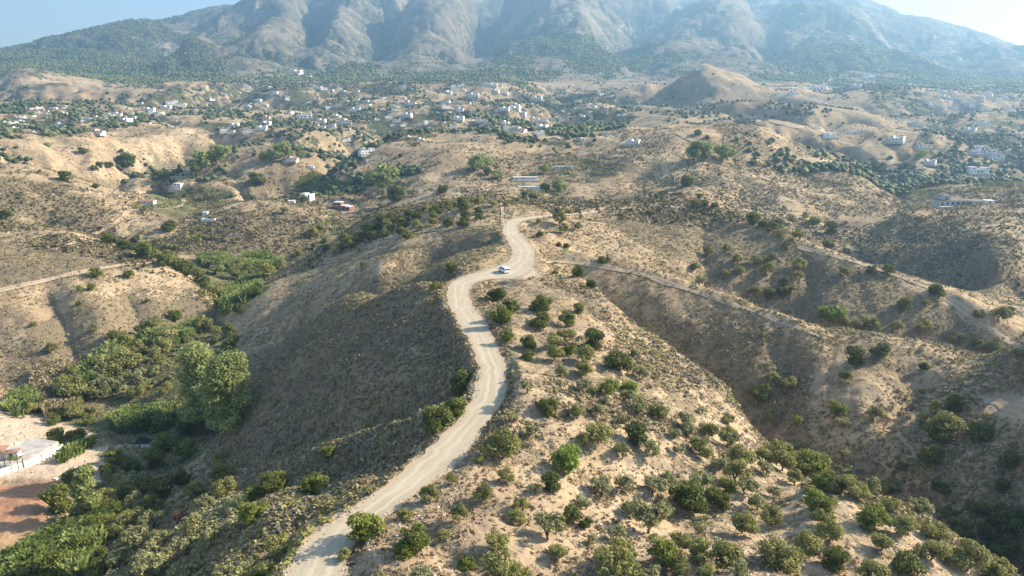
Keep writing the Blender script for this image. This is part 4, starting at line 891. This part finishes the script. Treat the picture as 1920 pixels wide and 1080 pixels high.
tb = N('brown_roof_tiles'); tb.color(tb.ramp(tb.noise(1.2, 4), [(.3, (.16, .13, .11)), (.7, (.27, .22, .18))])); M['browntile'] = tb.m
def bm_box(bm, x0, x1, y0, y1, z0, z1):
    v = [bm.verts.new((x, y, z)) for z in (z0, z1) for x, y in ((x0, y0), (x1, y0), (x1, y1), (x0, y1))]
    for f in ((3, 2, 1, 0), (4, 5, 6, 7), (0, 1, 5, 4), (1, 2, 6, 5), (2, 3, 7, 6), (3, 0, 4, 7)): bm.faces.new([v[i] for i in f])
def bm_me(name, bm, mat):
    bmesh.ops.recalc_face_normals(bm, faces=bm.faces); me = bpy.data.meshes.new(name); bm.to_mesh(me); bm.free(); me.materials.append(mat); return me
def box_me(name, mat, *boxes):
    bm = bmesh.new()
    for b in boxes: bm_box(bm, *b)
    return bm_me(name, bm, mat)
def hip(bm, x0, x1, y0, y1, z, h, ov=.4):
    x0 -= ov; x1 += ov; y0 -= ov; y1 += ov; r = min(x1-x0, y1-y0)/2
    if x1-x0 >= y1-y0: a, b = (x0+r, (y0+y1)/2, z+h), (x1-r, (y0+y1)/2, z+h)
    else: a, b = ((x0+x1)/2, y0+r, z+h), ((x0+x1)/2, y1-r, z+h)
    if a == b: b = (b[0]+.05, b[1], b[2])
    c = [bm.verts.new(p) for p in ((x0, y0, z), (x1, y0, z), (x1, y1, z), (x0, y1, z))]; lo = [bm.verts.new((p.co.x, p.co.y, z-.18)) for p in c]
    A, B = bm.verts.new(a), bm.verts.new(b)
    if x1-x0 >= y1-y0: F = [(c[0], c[1], B, A), (c[1], c[2], B), (c[2], c[3], A, B), (c[3], c[0], A)]
    else: F = [(c[0], c[1], A), (c[1], c[2], B, A), (c[2], c[3], B), (c[3], c[0], A, B)]
    for f in F: bm.faces.new(f)
    for i in range(4): bm.faces.new((lo[i], lo[(i+1) % 4], c[(i+1) % 4], c[i]))
    bm.faces.new(lo[::-1])
def villa_parts(seed, detail, wallm='white', roofm=None, w=14, d=9, long=False):
    """blocks of one or two storeys with flat roofs and parapets or tiled hips; returns [(part name, mesh)]"""
    rng = random.Random(seed); blocks = []; P = []
    h1 = 3.2
    if long: blocks = [(-w/2, w/2, -d/2, d/2, h1)]
    else:
        s = rng.uniform(-.15, .15)*w
        blocks.append((-w/2, w/2*.55+s, -d/2, d/2, h1+rng.choice([0, .4])))
        blocks.append((w/2*.55+s+.002, w/2+rng.uniform(0, 2), -d/2+rng.uniform(-2.5, 2), d/2-rng.uniform(0, 2), rng.choice([3.0, 5.8])))
        if rng.random() < .75: blocks.append((-w/2+rng.uniform(.5, 3), -w/2+rng.uniform(5, 8), -d/2+rng.uniform(.6, 1.5), d/2-.6, 6.1))
    bm = bmesh.new()
    for b in blocks: bm_box(bm, b[0], b[1], b[2], b[3], -4, b[4])
    P.append(('wall', bm_me('wall', bm, M[wallm])))
    bm = bmesh.new()
    for i, b in enumerate(blocks):
        if roofm in ('tile', 'browntile') and (i != 1 or rng.random() < .6): hip(bm, b[0], b[1], b[2], b[3], b[4]+.15+.004*i, 1.3)
        else: bm_box(bm, b[0]-.12, b[1]+.12, b[2]-.12, b[3]+.12, b[4], b[4]+.22+.01*i)
    P.append(('roof', bm_me('roof', bm, M[roofm or 'flat'])))
    nwin = 0
    for i, b in enumerate(blocks):
        wd = b[1]-b[0]; n = max(1, int(wd/(3.0 if detail else 4.2)))
        for lv in range(1 if b[4] < 5 else 2):
            if lv == 0 and i == 2: continue
            for k in range(n):
                if nwin >= (10 if detail else 3): break
                x = b[0]+wd*(k+.5)/n; z0 = lv*2.9+.9; ww = rng.choice([.6, .8, 1.1])
                if k == 0 and lv == 0 and i == 0 and detail:
                    P.append(('door', box_me('door', M['wood'], (x-.55, x+.55, b[2]-.04, b[2]+.05, 0, 2.15)))); continue
                P.append(('window', box_me('window', M['glass'], (x-ww, x+ww, b[2]-.04, b[2]+.05, z0, z0+1.35)))); nwin += 1
    if detail:
        x = blocks[0][0]; P.append(('window', box_me('window', M['glass'], (blocks[-1][1]-.05, blocks[-1][1]+.04, -1, 1, .9, 2.2))))
        P.append(('chimney', box_me('chimney', M[wallm], (-w*.22, -w*.22+.8, .4, 1.2, blocks[0][4], blocks[0][4]+1.9))))
        P.append(('terrace', box_me('terrace', M['pave'], (-w/2-2, w/2+2.5, -d/2-5, -d/2-.01, -4, -.05))))
    return P
def house_at(parts, px, py, wpx, uw, cat='house', name='villa', rot=None, hz=1.0, group=None, lift=0.0):
    h = hit(px, py)
    if h is None: return None
    x, y, z = h; D = y*CP-z*SP; s = wpx*D/F0/uw; y2 = y+uw*s*.3; z = float(zs(x, y2)); z = max(z, h[2]-.5)
    e = bpy.data.objects.new(name, None); C.objects.link(e); e.location = (x, y2, z+ZO+lift); e.scale = (s, s, s*hz)
    e.rotation_euler = (0, 0, random.uniform(-.6, .6)+math.atan2(-x, y)*.5 if rot is None else rot)
    for n, me in parts: link(n, me, e)
    tag(e, cat=cat, group=group); return e
NEARV = [('white flat-roofed villa', villa_parts(11, True)), ('white blocky villa', villa_parts(23, True)), ('white terracotta-roofed villa', villa_parts(37, True, roofm='tile')), ('white flat-roofed villa', villa_parts(41, True))]
FARV = [('white flat-roofed villa', villa_parts(s, False)) for s in (3, 5, 8, 13)]+[('white terracotta-roofed villa', villa_parts(s, False, roofm='tile')) for s in (21, 34)]+[('cream villa', villa_parts(55, False, 'cream', 'tile'))]
HOUSES = {
'in the far left hamlet': '60 204 14,70 203 12,80 209 14,98 203 12,117 202 6,152 202 5,38 219 12,60 217 8,20 232 16,25 241 12,62 248 8,8 230 10,42 233 6,110 235 14,180 248 20',
'in the white hamlet below the forest': '165 224 14,190 224 14,205 215 10,218 214 14,228 217 10,240 213 12,232 228 20,245 222 12,262 210 12,278 207 16,285 213 18,298 213 14,308 203 16,318 198 16,325 193 10,335 200 12,343 196 8,312 193 8,327 222 8,262 196 8',
'on the hillside left of the village': '370 180 10,418 182 8,396 191 10,417 193 8,463 163 8,447 172 6,483 190 12,538 187 10,515 178 12,555 137 18,583 145 10,590 165 16,605 167 12,590 178 6,568 170 6,500 138 4',
'in the cluster left of center': '437 238 16,420 247 18,432 250 12,465 248 20,487 243 18,497 232 16,498 223 14,540 213 14,530 219 8,567 221 26,600 228 16,597 238 18,620 237 14,632 219 12,615 204 12,633 198 10,635 231 14',
'in the left part of the village': '664 209 18,682 205 12,692 213 8,690 197 10,720 184 10,743 200 12,767 196 20,740 208 12,727 221 12,762 220 16,742 229 14,755 236 10,780 236 12,800 232 16,648 231 22,667 172 10,753 163 12,756 184 8,788 262 12,647 265 14',
'in the upper part of the village': '820 146 8,852 165 16,867 170 10,840 175 14,887 183 18,835 193 14,833 204 16,862 210 14,858 190 10,878 194 8,910 160 14,922 161 16,934 162 14,930 173 12,947 178 10,968 184 10,1007 187 16',
'in the lower part of the village': '965 205 18,968 198 12,945 207 16,935 209 12,979 216 14,900 228 18,858 225 18,948 230 12,953 243 20,975 245 20,1003 227 14,1010 251 18,1015 240 22,1018 232 12,1035 229 14,1052 228 12,1042 259 12,1090 264 12,848 240 14',
'between the village and the bare cone': '1083 190 12,1127 177 10,1145 181 8,1172 215 10,1135 251 10,1187 270 22,1313 130 14,1100 330 6,1090 285 10,968 305 6',
'at the foot of the right mountain': '1460 177 10,1490 177 14,1533 169 22,1545 166 12,1565 165 14,1605 163 16,1630 148 22,1710 160 12,1678 146 6,1880 150 8,1865 152 7',
'in the hazy right valley': '1600 250 16,1720 236 18,1740 235 12,1845 234 20,1860 238 10,1790 243 10,1820 245 18,1910 252 12,1688 226 12,1700 205 8',
'on the right hand terraces': '1555 257 22,1683 268 24,1695 270 12,1732 281 24,1838 280 18,1830 289 18,1850 297 12,1862 290 26,1872 301 20,1745 308 20,1833 323 28',
'around the center farm': '545 303 20,580 316 12,685 290 26,690 301 8,925 322 10',
}
ri = random.Random(3); town = []
for k in range(62): town.append(f'{ri.uniform(1735, 1905):.0f} {ri.uniform(170, 212):.0f} {ri.uniform(6, 11):.0f}')
HOUSES['in the white town under the haze'] = ','.join(town)
for wh, box, nn in (('scattered low in the village', (650, 930, 185, 262), 30), ('high above the village', (420, 900, 165, 215), 30), ('scattered among the lower woods', (880, 1180, 190, 262), 26), ('scattered on the left plain', (10, 420, 195, 240), 22), ('scattered under the right mountain', (1460, 1740, 158, 200), 8), ('scattered in the right haze', (1600, 1910, 215, 262), 8)):
    HOUSES[wh] = ','.join(f'{ri.uniform(box[0], box[1]):.0f} {ri.uniform(box[2], box[3]):.0f} {ri.uniform(6, 12):.0f}' for _ in range(nn))
hits_ = []; hitems = []
for wh, L in HOUSES.items():
    for s in L.split(','):
        px, py, w = map(float, s.split()); k = len(hitems)
        if w >= 15: ph, parts = NEARV[k % 4]
        else: ph, parts = FARV[(k*5+int(px)) % 7]
        e = house_at(parts, px, py+1, w*(.9 if 'scattered' in wh or 'high' in wh else 1.12), 15.5, hz=.8, group='white villas '+wh)
        if e: hitems.append((e, ('small ' if w < 9 else 'large ' if w > 19 else '')+ph, wh, px))
ordinal_labels(hitems, 11)
def special(parts, px, py, wpx, uw, label, **kw):
    e = house_at(parts, px, py, wpx, uw, **kw); e['label'] = label; return e
special(villa_parts(71, True, roofm='tile', w=16, d=8, long=True), 270, 384, 31, 16, 'long white house with terracotta roof at the end of the dirt track', rot=.1)
special(villa_parts(73, True, roofm='flat', w=10), 331, 357, 17, 11, 'pale flat-roofed house half hidden by garden trees on the left', rot=0)
special(villa_parts(77, True, w=13), 574, 375, 27, 14, 'white two storey house below the striped orchard field', rot=-.3)
special(villa_parts(79, False, w=8, long=True), 546, 381, 12, 8, 'small white outbuilding left of the house below the orchard', rot=.2, name='outbuilding', cat='shed')
special(villa_parts(83, True, 'brick', 'flat', w=15, d=8), 640, 395, 38, 16, 'brick-red house with pale flat roof above the terraced hill', rot=-.15)
special(villa_parts(85, False, w=7, long=True), 385, 403, 9, 7, 'tiny white shed beside the turquoise pool', rot=.1, name='shed', cat='shed')
special(villa_parts(91, True, w=30, d=8, long=True), 985, 341, 46, 30, 'long low white farmhouse with blue gate above the avenue of trees', rot=.02, name='farmhouse')
special(villa_parts(93, True, w=30, d=6, long=True), 992, 356, 42, 30, 'long white arcaded outbuilding in front of the white farmhouse', rot=.02, name='farm_building')
special(villa_parts(95, False, 'cream', w=24, d=6, long=True), 1058, 321, 36, 24, 'row of cream sheds behind the white farmhouse', rot=.12, name='farm_shed', cat='shed')
special(villa_parts(97, True, 'cream', 'tile', w=15, d=9), 1673, 322, 27, 17, 'brownish villa with tiled roof beside a dark round tree', rot=.2)
special(villa_parts(99, True, 'grey', 'browntile', w=26, d=10), 1808, 386, 82, 28, 'wide modern hilltop house with grey brown hipped roofs', rot=-.05)
e = special(villa_parts(101, False, w=8, long=True), 1855, 384, 16, 8, 'small white annex right of the modern hilltop house', rot=-.3, name='annex', cat='shed')
# swimming pool by the garden
h = hit(393, 410); x, y, z = h
po = bpy.data.objects.new('swimming_pool', None); C.objects.link(po); po.location = (x, y, z+ZO); tag(po, 'turquoise swimming pool with white edge in the left garden', 'pool')
link('rim', box_me('rim', M['white'], (-4.6, 4.6, -3.4, -3.0, -1.5, .3), (-4.6, 4.6, 3.0, 3.4, -1.5, .3), (-4.6, -4.2, -3, 3, -1.5, .3), (4.2, 4.6, -3, 3, -1.5, .3)), po)
link('water', box_me('water', M['pool'], (-4.2, 4.2, -3, 3, -1.5, .18)), po)
# ------------------------------------------------------------------ the walled yard, bottom left
def wp(px, py): h = hit(px, py); return np.array(h)
def wall_run(name, label, pts, hgt, mat, th=.28, piers=True):
    e = bpy.data.objects.new(name, None); C.objects.link(e); o = np.array([pts[0][0], pts[0][1], pts[0][2]+ZO]); e.location = o
    for a, b in zip(pts[:-1], pts[1:]):
        bm = bmesh.new(); d = b[:2]-a[:2]; L = math.hypot(*d); nx, ny = -d[1]/L*th/2, d[0]/L*th/2; za, zb = a[2]+ZO-o[2], b[2]+ZO-o[2]
        v = []
        for p, z in ((a, za), (b, zb)):
            for s in (-1, 1):
                for zz in (z-1.2, z+hgt): v.append(bm.verts.new((p[0]-o[0]+s*nx, p[1]-o[1]+s*ny, zz)))
        for f in ((0, 1, 5, 4), (2, 6, 7, 3), (1, 3, 7, 5), (0, 4, 6, 2), (0, 2, 3, 1), (4, 5, 7, 6)): bm.faces.new([v[i] for i in f])
        link('wall_panel', bm_me('wall_panel', bm, M[mat]), e)
        if piers:
            q_ = b-np.array([o[0], o[1], 0]); link('pier', box_me('pier', M['cream'], (q_[0]-.25, q_[0]+.25, q_[1]-.25, q_[1]+.25, zb-1.2, zb+hgt+.3)), e)
    tag(e, label, 'wall'); return e
A = [wp(-30, 905), wp(0, 893), wp(46, 878), wp(80, 865), wp(118, 846)]
B = [wp(118, 846), wp(92, 838), wp(64, 833), wp(30, 842), wp(-30, 856)]
wall_run('yard_wall', 'long white front wall of the yard beside the red field', A, 2.0, 'white')
wall_run('yard_wall', 'cream back wall of the yard below the bare bank', B, 2.0, 'cream')
pc = [A[1]+(0, .3, 0), A[2]+(0, .4, 0), A[4]+(-.8, 0, 0), B[2]+(0, -.6, 0), B[4]+(0, -.5, 0), A[0]+(0, .5, 0)]
cen = np.mean(pc, 0); top = max(float(p[2]) for p in pc)+ZO+.08
bm = bmesh.new(); lo = [bm.verts.new((p[0], p[1], top-2.5)) for p in pc]; hi = [bm.verts.new((p[0], p[1], top)) for p in pc]; bm.faces.new(hi)
for i in range(6): bm.faces.new((lo[i], lo[(i+1) % 6], hi[(i+1) % 6], hi[i]))
tag(link('patio', bm_me('patio', bm, M['pave'])), kind='structure')
h = wp(27, 866); e = bpy.data.objects.new('outbuilding', None); C.objects.link(e); e.location = (h[0], h[1], top); e.rotation_euler = (0, 0, .25); tag(e, 'small white outbuilding with tan roof inside the walled yard', 'shed')
link('wall', box_me('wall', M['white'], (-1.6, 1.6, -1.2, 1.2, -1, 1.9)), e)
bm = bmesh.new(); hip(bm, -1.6, 1.6, -1.2, 1.2, 2.05, .5, .25); link('roof', bm_me('roof', bm, M['tile']), e); link('door', box_me('door', M['wood'], (-.4, .4, -1.25, -1.15, 0, 1.7)), e)
h = wp(6, 862); e = bpy.data.objects.new('cottage', None); C.objects.link(e); e.location = (h[0]-.5, h[1], top); e.rotation_euler = (0, 0, .25); tag(e, 'low cottage with terracotta roof at the left end of the yard', 'house')
link('wall', box_me('wall', M['cream'], (-3, 1.6, -2, 2, -1, 2.2)), e); bm = bmesh.new(); hip(bm, -3, 1.6, -2, 2, 2.35, .8, .3); link('roof', bm_me('roof', bm, M['tile']), e)
link('window', box_me('window', M['glass'], (-2, -1, -2.05, -1.95, .8, 1.7)), e)
h = wp(24, 884); e = bpy.data.objects.new('pergola', None); C.objects.link(e); e.location = (h[0], h[1]+1, top-.1); tag(e, 'green vine pergola on posts behind the white front wall', 'pergola')
for sx in (-1.8, 1.8):
    for sy in (-1, 1): link('post', box_me('post', M['wood'], (sx-.07, sx+.07, sy-.07, sy+.07, -1, 2.2)), e)
link('slats', box_me('slats', M['wood'], *[(x_-.05, x_+.05, -1.2, 1.2, 2.2, 2.3) for x_ in np.linspace(-1.9, 1.9, 9)]), e)
rng = np.random.default_rng(5); c_ = np.stack([rng.uniform(-2, 2, 160), rng.uniform(-1.2, 1.2, 160), rng.uniform(2.3, 2.6, 160)], 1); v, f = leaves(c_, .3, rng); link('vine', np_mesh('vine', v, f, LEAF['bright'], False, dict(tint=np.repeat(rng.uniform(.2, .9, 160), 4))), e)
# hut with a dark canvas roof in the shaded corner
h = wp(269, 836); e = bpy.data.objects.new('hut', None); C.objects.link(e); e.location = (h[0], h[1], h[2]+ZO); e.rotation_euler = (0, 0, .12); tag(e, 'small white hut with dark canvas roof in the valley shade', 'hut')
link('wall', box_me('wall', M['white'], (-2.1, 2.1, -1.2, 1.2, -.8, 1.3)), e)
bm = bmesh.new(); pr = [(-2.3, -1.4, 1.3), (2.3, -1.4, 1.3), (2.3, 1.4, 1.3), (-2.3, 1.4, 1.3), (-1.1, 0, 3.2), (1.0, 0, 3.2)]; v = [bm.verts.new(p) for p in pr]
for f in ((0, 1, 5, 4), (1, 2, 5), (2, 3, 4, 5), (3, 0, 4), (3, 2, 1, 0)): bm.faces.new([v[i] for i in f])
link('roof', bm_me('roof', bm, M['black']), e); link('window', box_me('window', M['glass'], (-.9, -.3, -1.25, -1.15, .3, .9)), e)
for px, py, lb in ((104, 899, 'small white block lying on the red field'), (185, 904, 'small white concrete block below the wire fence')):
    h = wp(px, py); o = link('concrete_block', box_me('concrete_block', M['white'], (-.5, .5, -.35, .35, -.3, .35), (-.42, .42, -.28, .28, .35, .42))); o.location = (h[0], h[1], h[2]+ZO); tag(o, lb, 'block')
fp = [wp(x_, y_) for x_, y_ in ((201, 845), (197, 858), (192, 872), (188, 888), (186, 902))]
e = bpy.data.objects.new('wire_fence', None); C.objects.link(e); o_ = fp[0]; e.location = (o_[0], o_[1], o_[2]+ZO); tag(e, 'thin wire fence on pale posts beside the dark citrus trees', 'fence')
for p in fp: q_ = p-o_; link('post', box_me('post', M['white'], (q_[0]-.07, q_[0]+.07, q_[1]-.07, q_[1]+.07, q_[2]-.5, q_[2]+1.5)), e)
bm = bmesh.new()
for k in range(4):
    for z_ in (.5, 1.0, 1.4): tube(bm, [tuple(fp[k]-o_+(0, 0, z_)), tuple(fp[k+1]-o_+(0, 0, z_))], [.02, .02], 4)
link('wire', bm_me('wire', bm, M['grey']), e)
# orchard rows on the striped field
R0, R1, R2, R3 = (548, 350), (585, 322), (668, 352), (640, 366)
n = 15
for i in range(n):
    f = i/(n-1); a = (R0[0]+(R1[0]-R0[0])*f, R0[1]+(R1[1]-R0[1])*f); b = (R3[0]+(R2[0]-R3[0])*f, R3[1]+(R2[1]-R3[1])*f)
    P = [hit(a[0]+(b[0]-a[0])*t, a[1]+(b[1]-a[1])*t) for t in np.linspace(0, 1, 26)]
    P = np.array([p for p in P if p and 450 < p[1] < 900]); 
    if len(P) < 5: continue
    P[:, 2] += ZO; rg = np.random.default_rng(900+i); o = P.mean(0)
    d = rg.normal(size=(len(P), 40, 3)); c_ = (P[:, None]+d*np.array([.9, .35, .3])+np.array([0, 0, .7])-o).reshape(-1, 3); v, fc = leaves(c_, .6, rg)
    me = np_mesh('vine_row', v, fc, LEAF['bright'], False, dict(tint=np.repeat(rg.uniform(.3, 1, len(c_)), 4))); ob = link('vine_row', me); ob.location = o
    tag(ob, ('nearest' if i == 0 else 'farthest' if i == n-1 else (ORD[i] if i < 8 else ORD[n-1-i])+('from nearest' if i < 8 else 'from farthest'))+' of fifteen green rows on the striped orchard field', 'crop row', 'rows of the striped orchard field')
# dark hedge and tree row by the farm; thin mast on the bare hill
h = wp(1243, 322); e = bpy.data.objects.new('mast', None); C.objects.link(e); e.location = (h[0], h[1], h[2]+ZO); tag(e, 'thin grey mast standing on the bare hill right of the farm', 'mast')
bm = bmesh.new(); tube(bm, [(0, 0, -.5), (0, 0, 9.5)], [.22, .12], 8); link('pole', bm_me('pole', bm, M['grey']), e); link('crossarm', box_me('crossarm', M['grey'], (-1.1, 1.1, -.07, .07, 8.6, 8.75)), e)
# ------------------------------------------------------------------ the parked van
def van():
    h = wp(945, 511); x, y, z = h; zr = -50.0
    e = bpy.data.objects.new('van', None); C.objects.link(e); e.location = (x, y, max(zr, z)+ZO); e.rotation_euler = (0, 0, math.radians(-62))
    tag(e, 'white van parked on the dirt turnout beside the road', 'van')
    paint = N('white_paint'); paint.b.inputs['Base Color'].default_value = (.78, .79, .80, 1); paint.b.inputs['Roughness'].default_value = .3; paint.b.inputs['Specular IOR Level'].default_value = .5
    # side profile: front towards -x (length 4.4), half width varies: lofted body
    L = [(-2.2, .45, .75, .80), (-2.12, .32, .98, .86), (-1.45, .28, 1.08, .89), (-1.38, .28, 1.12, .89), (-.75, .28, 1.74, .80), (-.45, .28, 1.83, .80), (1.9, .28, 1.85, .82), (2.15, .32, 1.6, .84), (2.2, .45, .95, .86)]
    bm = bmesh.new(); rings = []
    for X_, zb, zt, hw in L:
        zm = min(zt, 1.08); pr = [(-.80, zb), (-.9, zb+.12), (-.92, zm*.8), (-.9, zm), (-hw, zt-.10), (-hw*.85, zt), (hw*.85, zt), (hw, zt-.10), (.9, zm), (.92, zm*.8), (.9, zb+.12), (.80, zb)]
        rings.append([bm.verts.new((X_, a, b)) for a, b in pr])
    for r0, r1 in zip(rings[:-1], rings[1:]):
        for k in range(12): bm.faces.new((r0[k], r0[(k+1) % 12], r1[(k+1) % 12], r1[k]))
    bm.faces.new(rings[0]); bm.faces.new(rings[-1][::-1])
    bmesh.ops.bevel(bm, geom=[ed for ed in bm.edges if ed.calc_face_angle(0) > .7], offset=.04, segments=2, affect='EDGES')
    link('body', bm_me('body', bm, paint.m), e)
    def panel(nm, pts, mat, off=0.0):
        bm = bmesh.new(); v = [bm.verts.new(p) for p in pts]; f = bm.faces.new(v); bm.normal_update(); n_ = f.normal.copy()
        r_ = bmesh.ops.extrude_face_region(bm, geom=[f]); 
        for g_ in r_['geom']:
            if isinstance(g_, bmesh.types.BMVert): g_.co += n_*.03
        return link(nm, bm_me(nm, bm, mat), e)
    panel('windscreen', [(-1.33, .72, 1.16), (-1.33, -.72, 1.16), (-.80, -.68, 1.70), (-.80, .68, 1.70)], M['glass'])
    for s in (-1, 1):
        def sd(a, b, c, d, nm, mat=M['glass']):
            P = [(a, s*.91, 1.13), (b, s*.91, 1.13), (d, s*.835, 1.62), (c, s*.835, 1.62)]
            panel(nm, P if s < 0 else P[::-1], mat)
        sd(-1.15, -.30, -.68, -.32, 'side_window'); sd(-.18, .75, -.16, .75, 'side_window'); sd(.9, 1.85, .9, 1.75, 'side_window')
        P = [(-.28, s*.925, .45), (-.22, s*.925, .45), (-.22, s*.925, 1.05), (-.28, s*.925, 1.05)]; panel('door_seam', P if s < 0 else P[::-1], M['grey'])
        link('headlight', box_me('headlight', M['flat'], (-2.22, -2.02, s*.72-.14, s*.72+.14, .74, .93)), e)
        link('mirror', box_me('mirror', M['black'], (-1.0, -.85, s*1.0-.1, s*1.0+.1, 1.08, 1.28)), e)
        link('tail_light', box_me('tail_light', M['brick'], (2.12, 2.23, s*.82-.06, s*.82+.06, .9, 1.3)), e)
        for X_ in (-1.4, 1.35):
            bm = bmesh.new(); bmesh.ops.create_cone(bm, cap_ends=True, segments=20, radius1=.33, radius2=.33, depth=.22)
            bmesh.ops.bevel(bm, geom=[ed for ed in bm.edges if ed.calc_face_angle(0) > .8], offset=.04, segments=2, affect='EDGES')
            me = bm_me('wheel', bm, M['black']); wl_ = link('wheel', me, e, (X_, s*.82, .33)); wl_.rotation_euler = (math.pi/2, 0, 0)
            bm = bmesh.new(); bmesh.ops.create_cone(bm, cap_ends=True, segments=14, radius1=.19, radius2=.17, depth=.05); rim = link('rim', bm_me('rim', bm, M['grey']), wl_, (0, 0, -.115*s))
    link('grille', box_me('grille', M['black'], (-2.235, -2.1, -.5, .5, .62, .76)), e); link('bumper', box_me('bumper', M['black'], (-2.27, -2.0, -.82, .82, .36, .55)), e)
    link('rear_window', box_me('rear_window', M['glass'], (2.15, 2.21, -.65, .65, 1.1, 1.5)), e)
    link('number_plate', box_me('number_plate', M['white'], (-2.285, -2.27, -.26, .26, .40, .51)), e)
van()
# ------------------------------------------------------------------ woods between the houses and on the mountain
HP = np.array([(e.location.x, e.location.y) for e, *_ in hitems])
def clear(x, y):
    ok = np.ones(len(x), bool)
    for hx, hy in HP:
        f = hy/1000; ok &= ~((np.abs(x-hx-(y-hy)*hx/hy) < 8+3*f) & (y-hy > -(14+22*f)) & (y-hy < 8))
    return ok
wood = leaf_mat('wood_leaves', (.05, .065, .03), (.10, .125, .055), (.19, .21, .10), .1)
U2 = [[(250,395),(262,372),(330,372),(345,355),(430,352),(445,380),(400,392),(330,395)], [(320,372),(345,350),(380,340),(410,350),(360,365)], [(600,420),(640,405),(660,430),(630,450)], [(665,325),(700,305),(740,310),(760,345),(700,352),(670,345)],
      [(360,540),(400,555),(440,580),(420,600),(395,580)], [(1650,350),(1700,318),(1780,318),(1900,340),(1900,358),(1800,362),(1720,395),(1690,380)], [(1560,345),(1640,322),(1660,340),(1600,350)], [(380,425),(420,440),(300,480),(270,460)], [(1400,415),(1480,440),(1560,480),(1530,480),(1440,435)],
      [(970,380),(970,360),(1070,360),(1075,375)], [(1000,290),(1120,285),(1150,300),(1040,330)]]
P, rng = pixel_scatter(U2, int(700*q), 411, (300, 1400)); P = P[clear(P[:, 0], P[:, 1])]; P[:, 2] += ZO
leafclumps('valley_trees', 'dark green trees crowding the farther valleys and gardens', P, rng.uniform(2.0, 4.6, len(P)), LEAF['olive'], 412, per=34, hf=.75, leaf=.2)
# village woods: evenly over the fan, thick where the survey says green
x, y, rng = scatter(int(60000*q), 600, 2600, 421, umax=.95)
wv = gsample(mVill, x, y); k = fbm(x/90, y/90, 423, 4); ok = ((k+.24*wv+.16*gsample(mGully, x, y)+rng.uniform(-.13, .13, len(x)) > .69) | ((k > .62) & (rng.uniform(0, 1, len(x)) < .03+.2*wv))) & clear(x, y)
x, y = x[ok][:26000], y[ok][:26000]; S = rng.uniform(3.0, 7.5, len(x))
clumps('village_woods', 'green trees spread between the white houses below the mountain', P3(x, y), S, wood, 424, .8)
x, y, rng = scatter(int(170000*q), 2000, 5600, 431, umax=.95)
k = gsample(mWood, x, y); ok = k+rng.uniform(-.24, .24, len(x)) > .53; x, y = x[ok], y[ok]
clumps('mountain_forest', 'pine woods clothing the folds of the mountain', P3(x, y, -1), rng.uniform(6, 11.5, len(x)), LEAF['dark'], 434, .75)
# ------------------------------------------------------------------ haze
def haze_box(density):
    x0, x1, y0, y1 = -8200, 8200, -200, 7100
    z0, z1 = float(Zp.min())+ZO-1.5, float(Zp.max())+ZO+30
    bm = bmesh.new(); v = [bm.verts.new((x, y, z)) for z in (z0, z1) for x, y in ((x0, y0), (x1, y0), (x1, y1), (x0, y1))]
    for f in ((3, 2, 1, 0), (4, 5, 6, 7), (0, 1, 5, 4), (1, 2, 6, 5), (2, 3, 7, 6), (3, 0, 4, 7)): bm.faces.new([v[i] for i in f])
    me = bpy.data.meshes.new('haze'); bm.to_mesh(me); bm.free()
    m = bpy.data.materials.new('haze_air'); m.use_nodes = True; nt = m.node_tree; nt.nodes.remove(nt.nodes['Principled BSDF'])
    p = nt.nodes.new('ShaderNodeVolumePrincipled'); p.inputs['Color'].default_value = (.38, .68, 1, 1); p.inputs['Density'].default_value = density; p.inputs['Anisotropy'].default_value = .35
    nt.links.new(p.outputs[0], nt.nodes['Material Output'].inputs['Volume']); me.materials.append(m)
    return tag(link('haze', me), kind='stuff')
haze_box(1.75e-4)
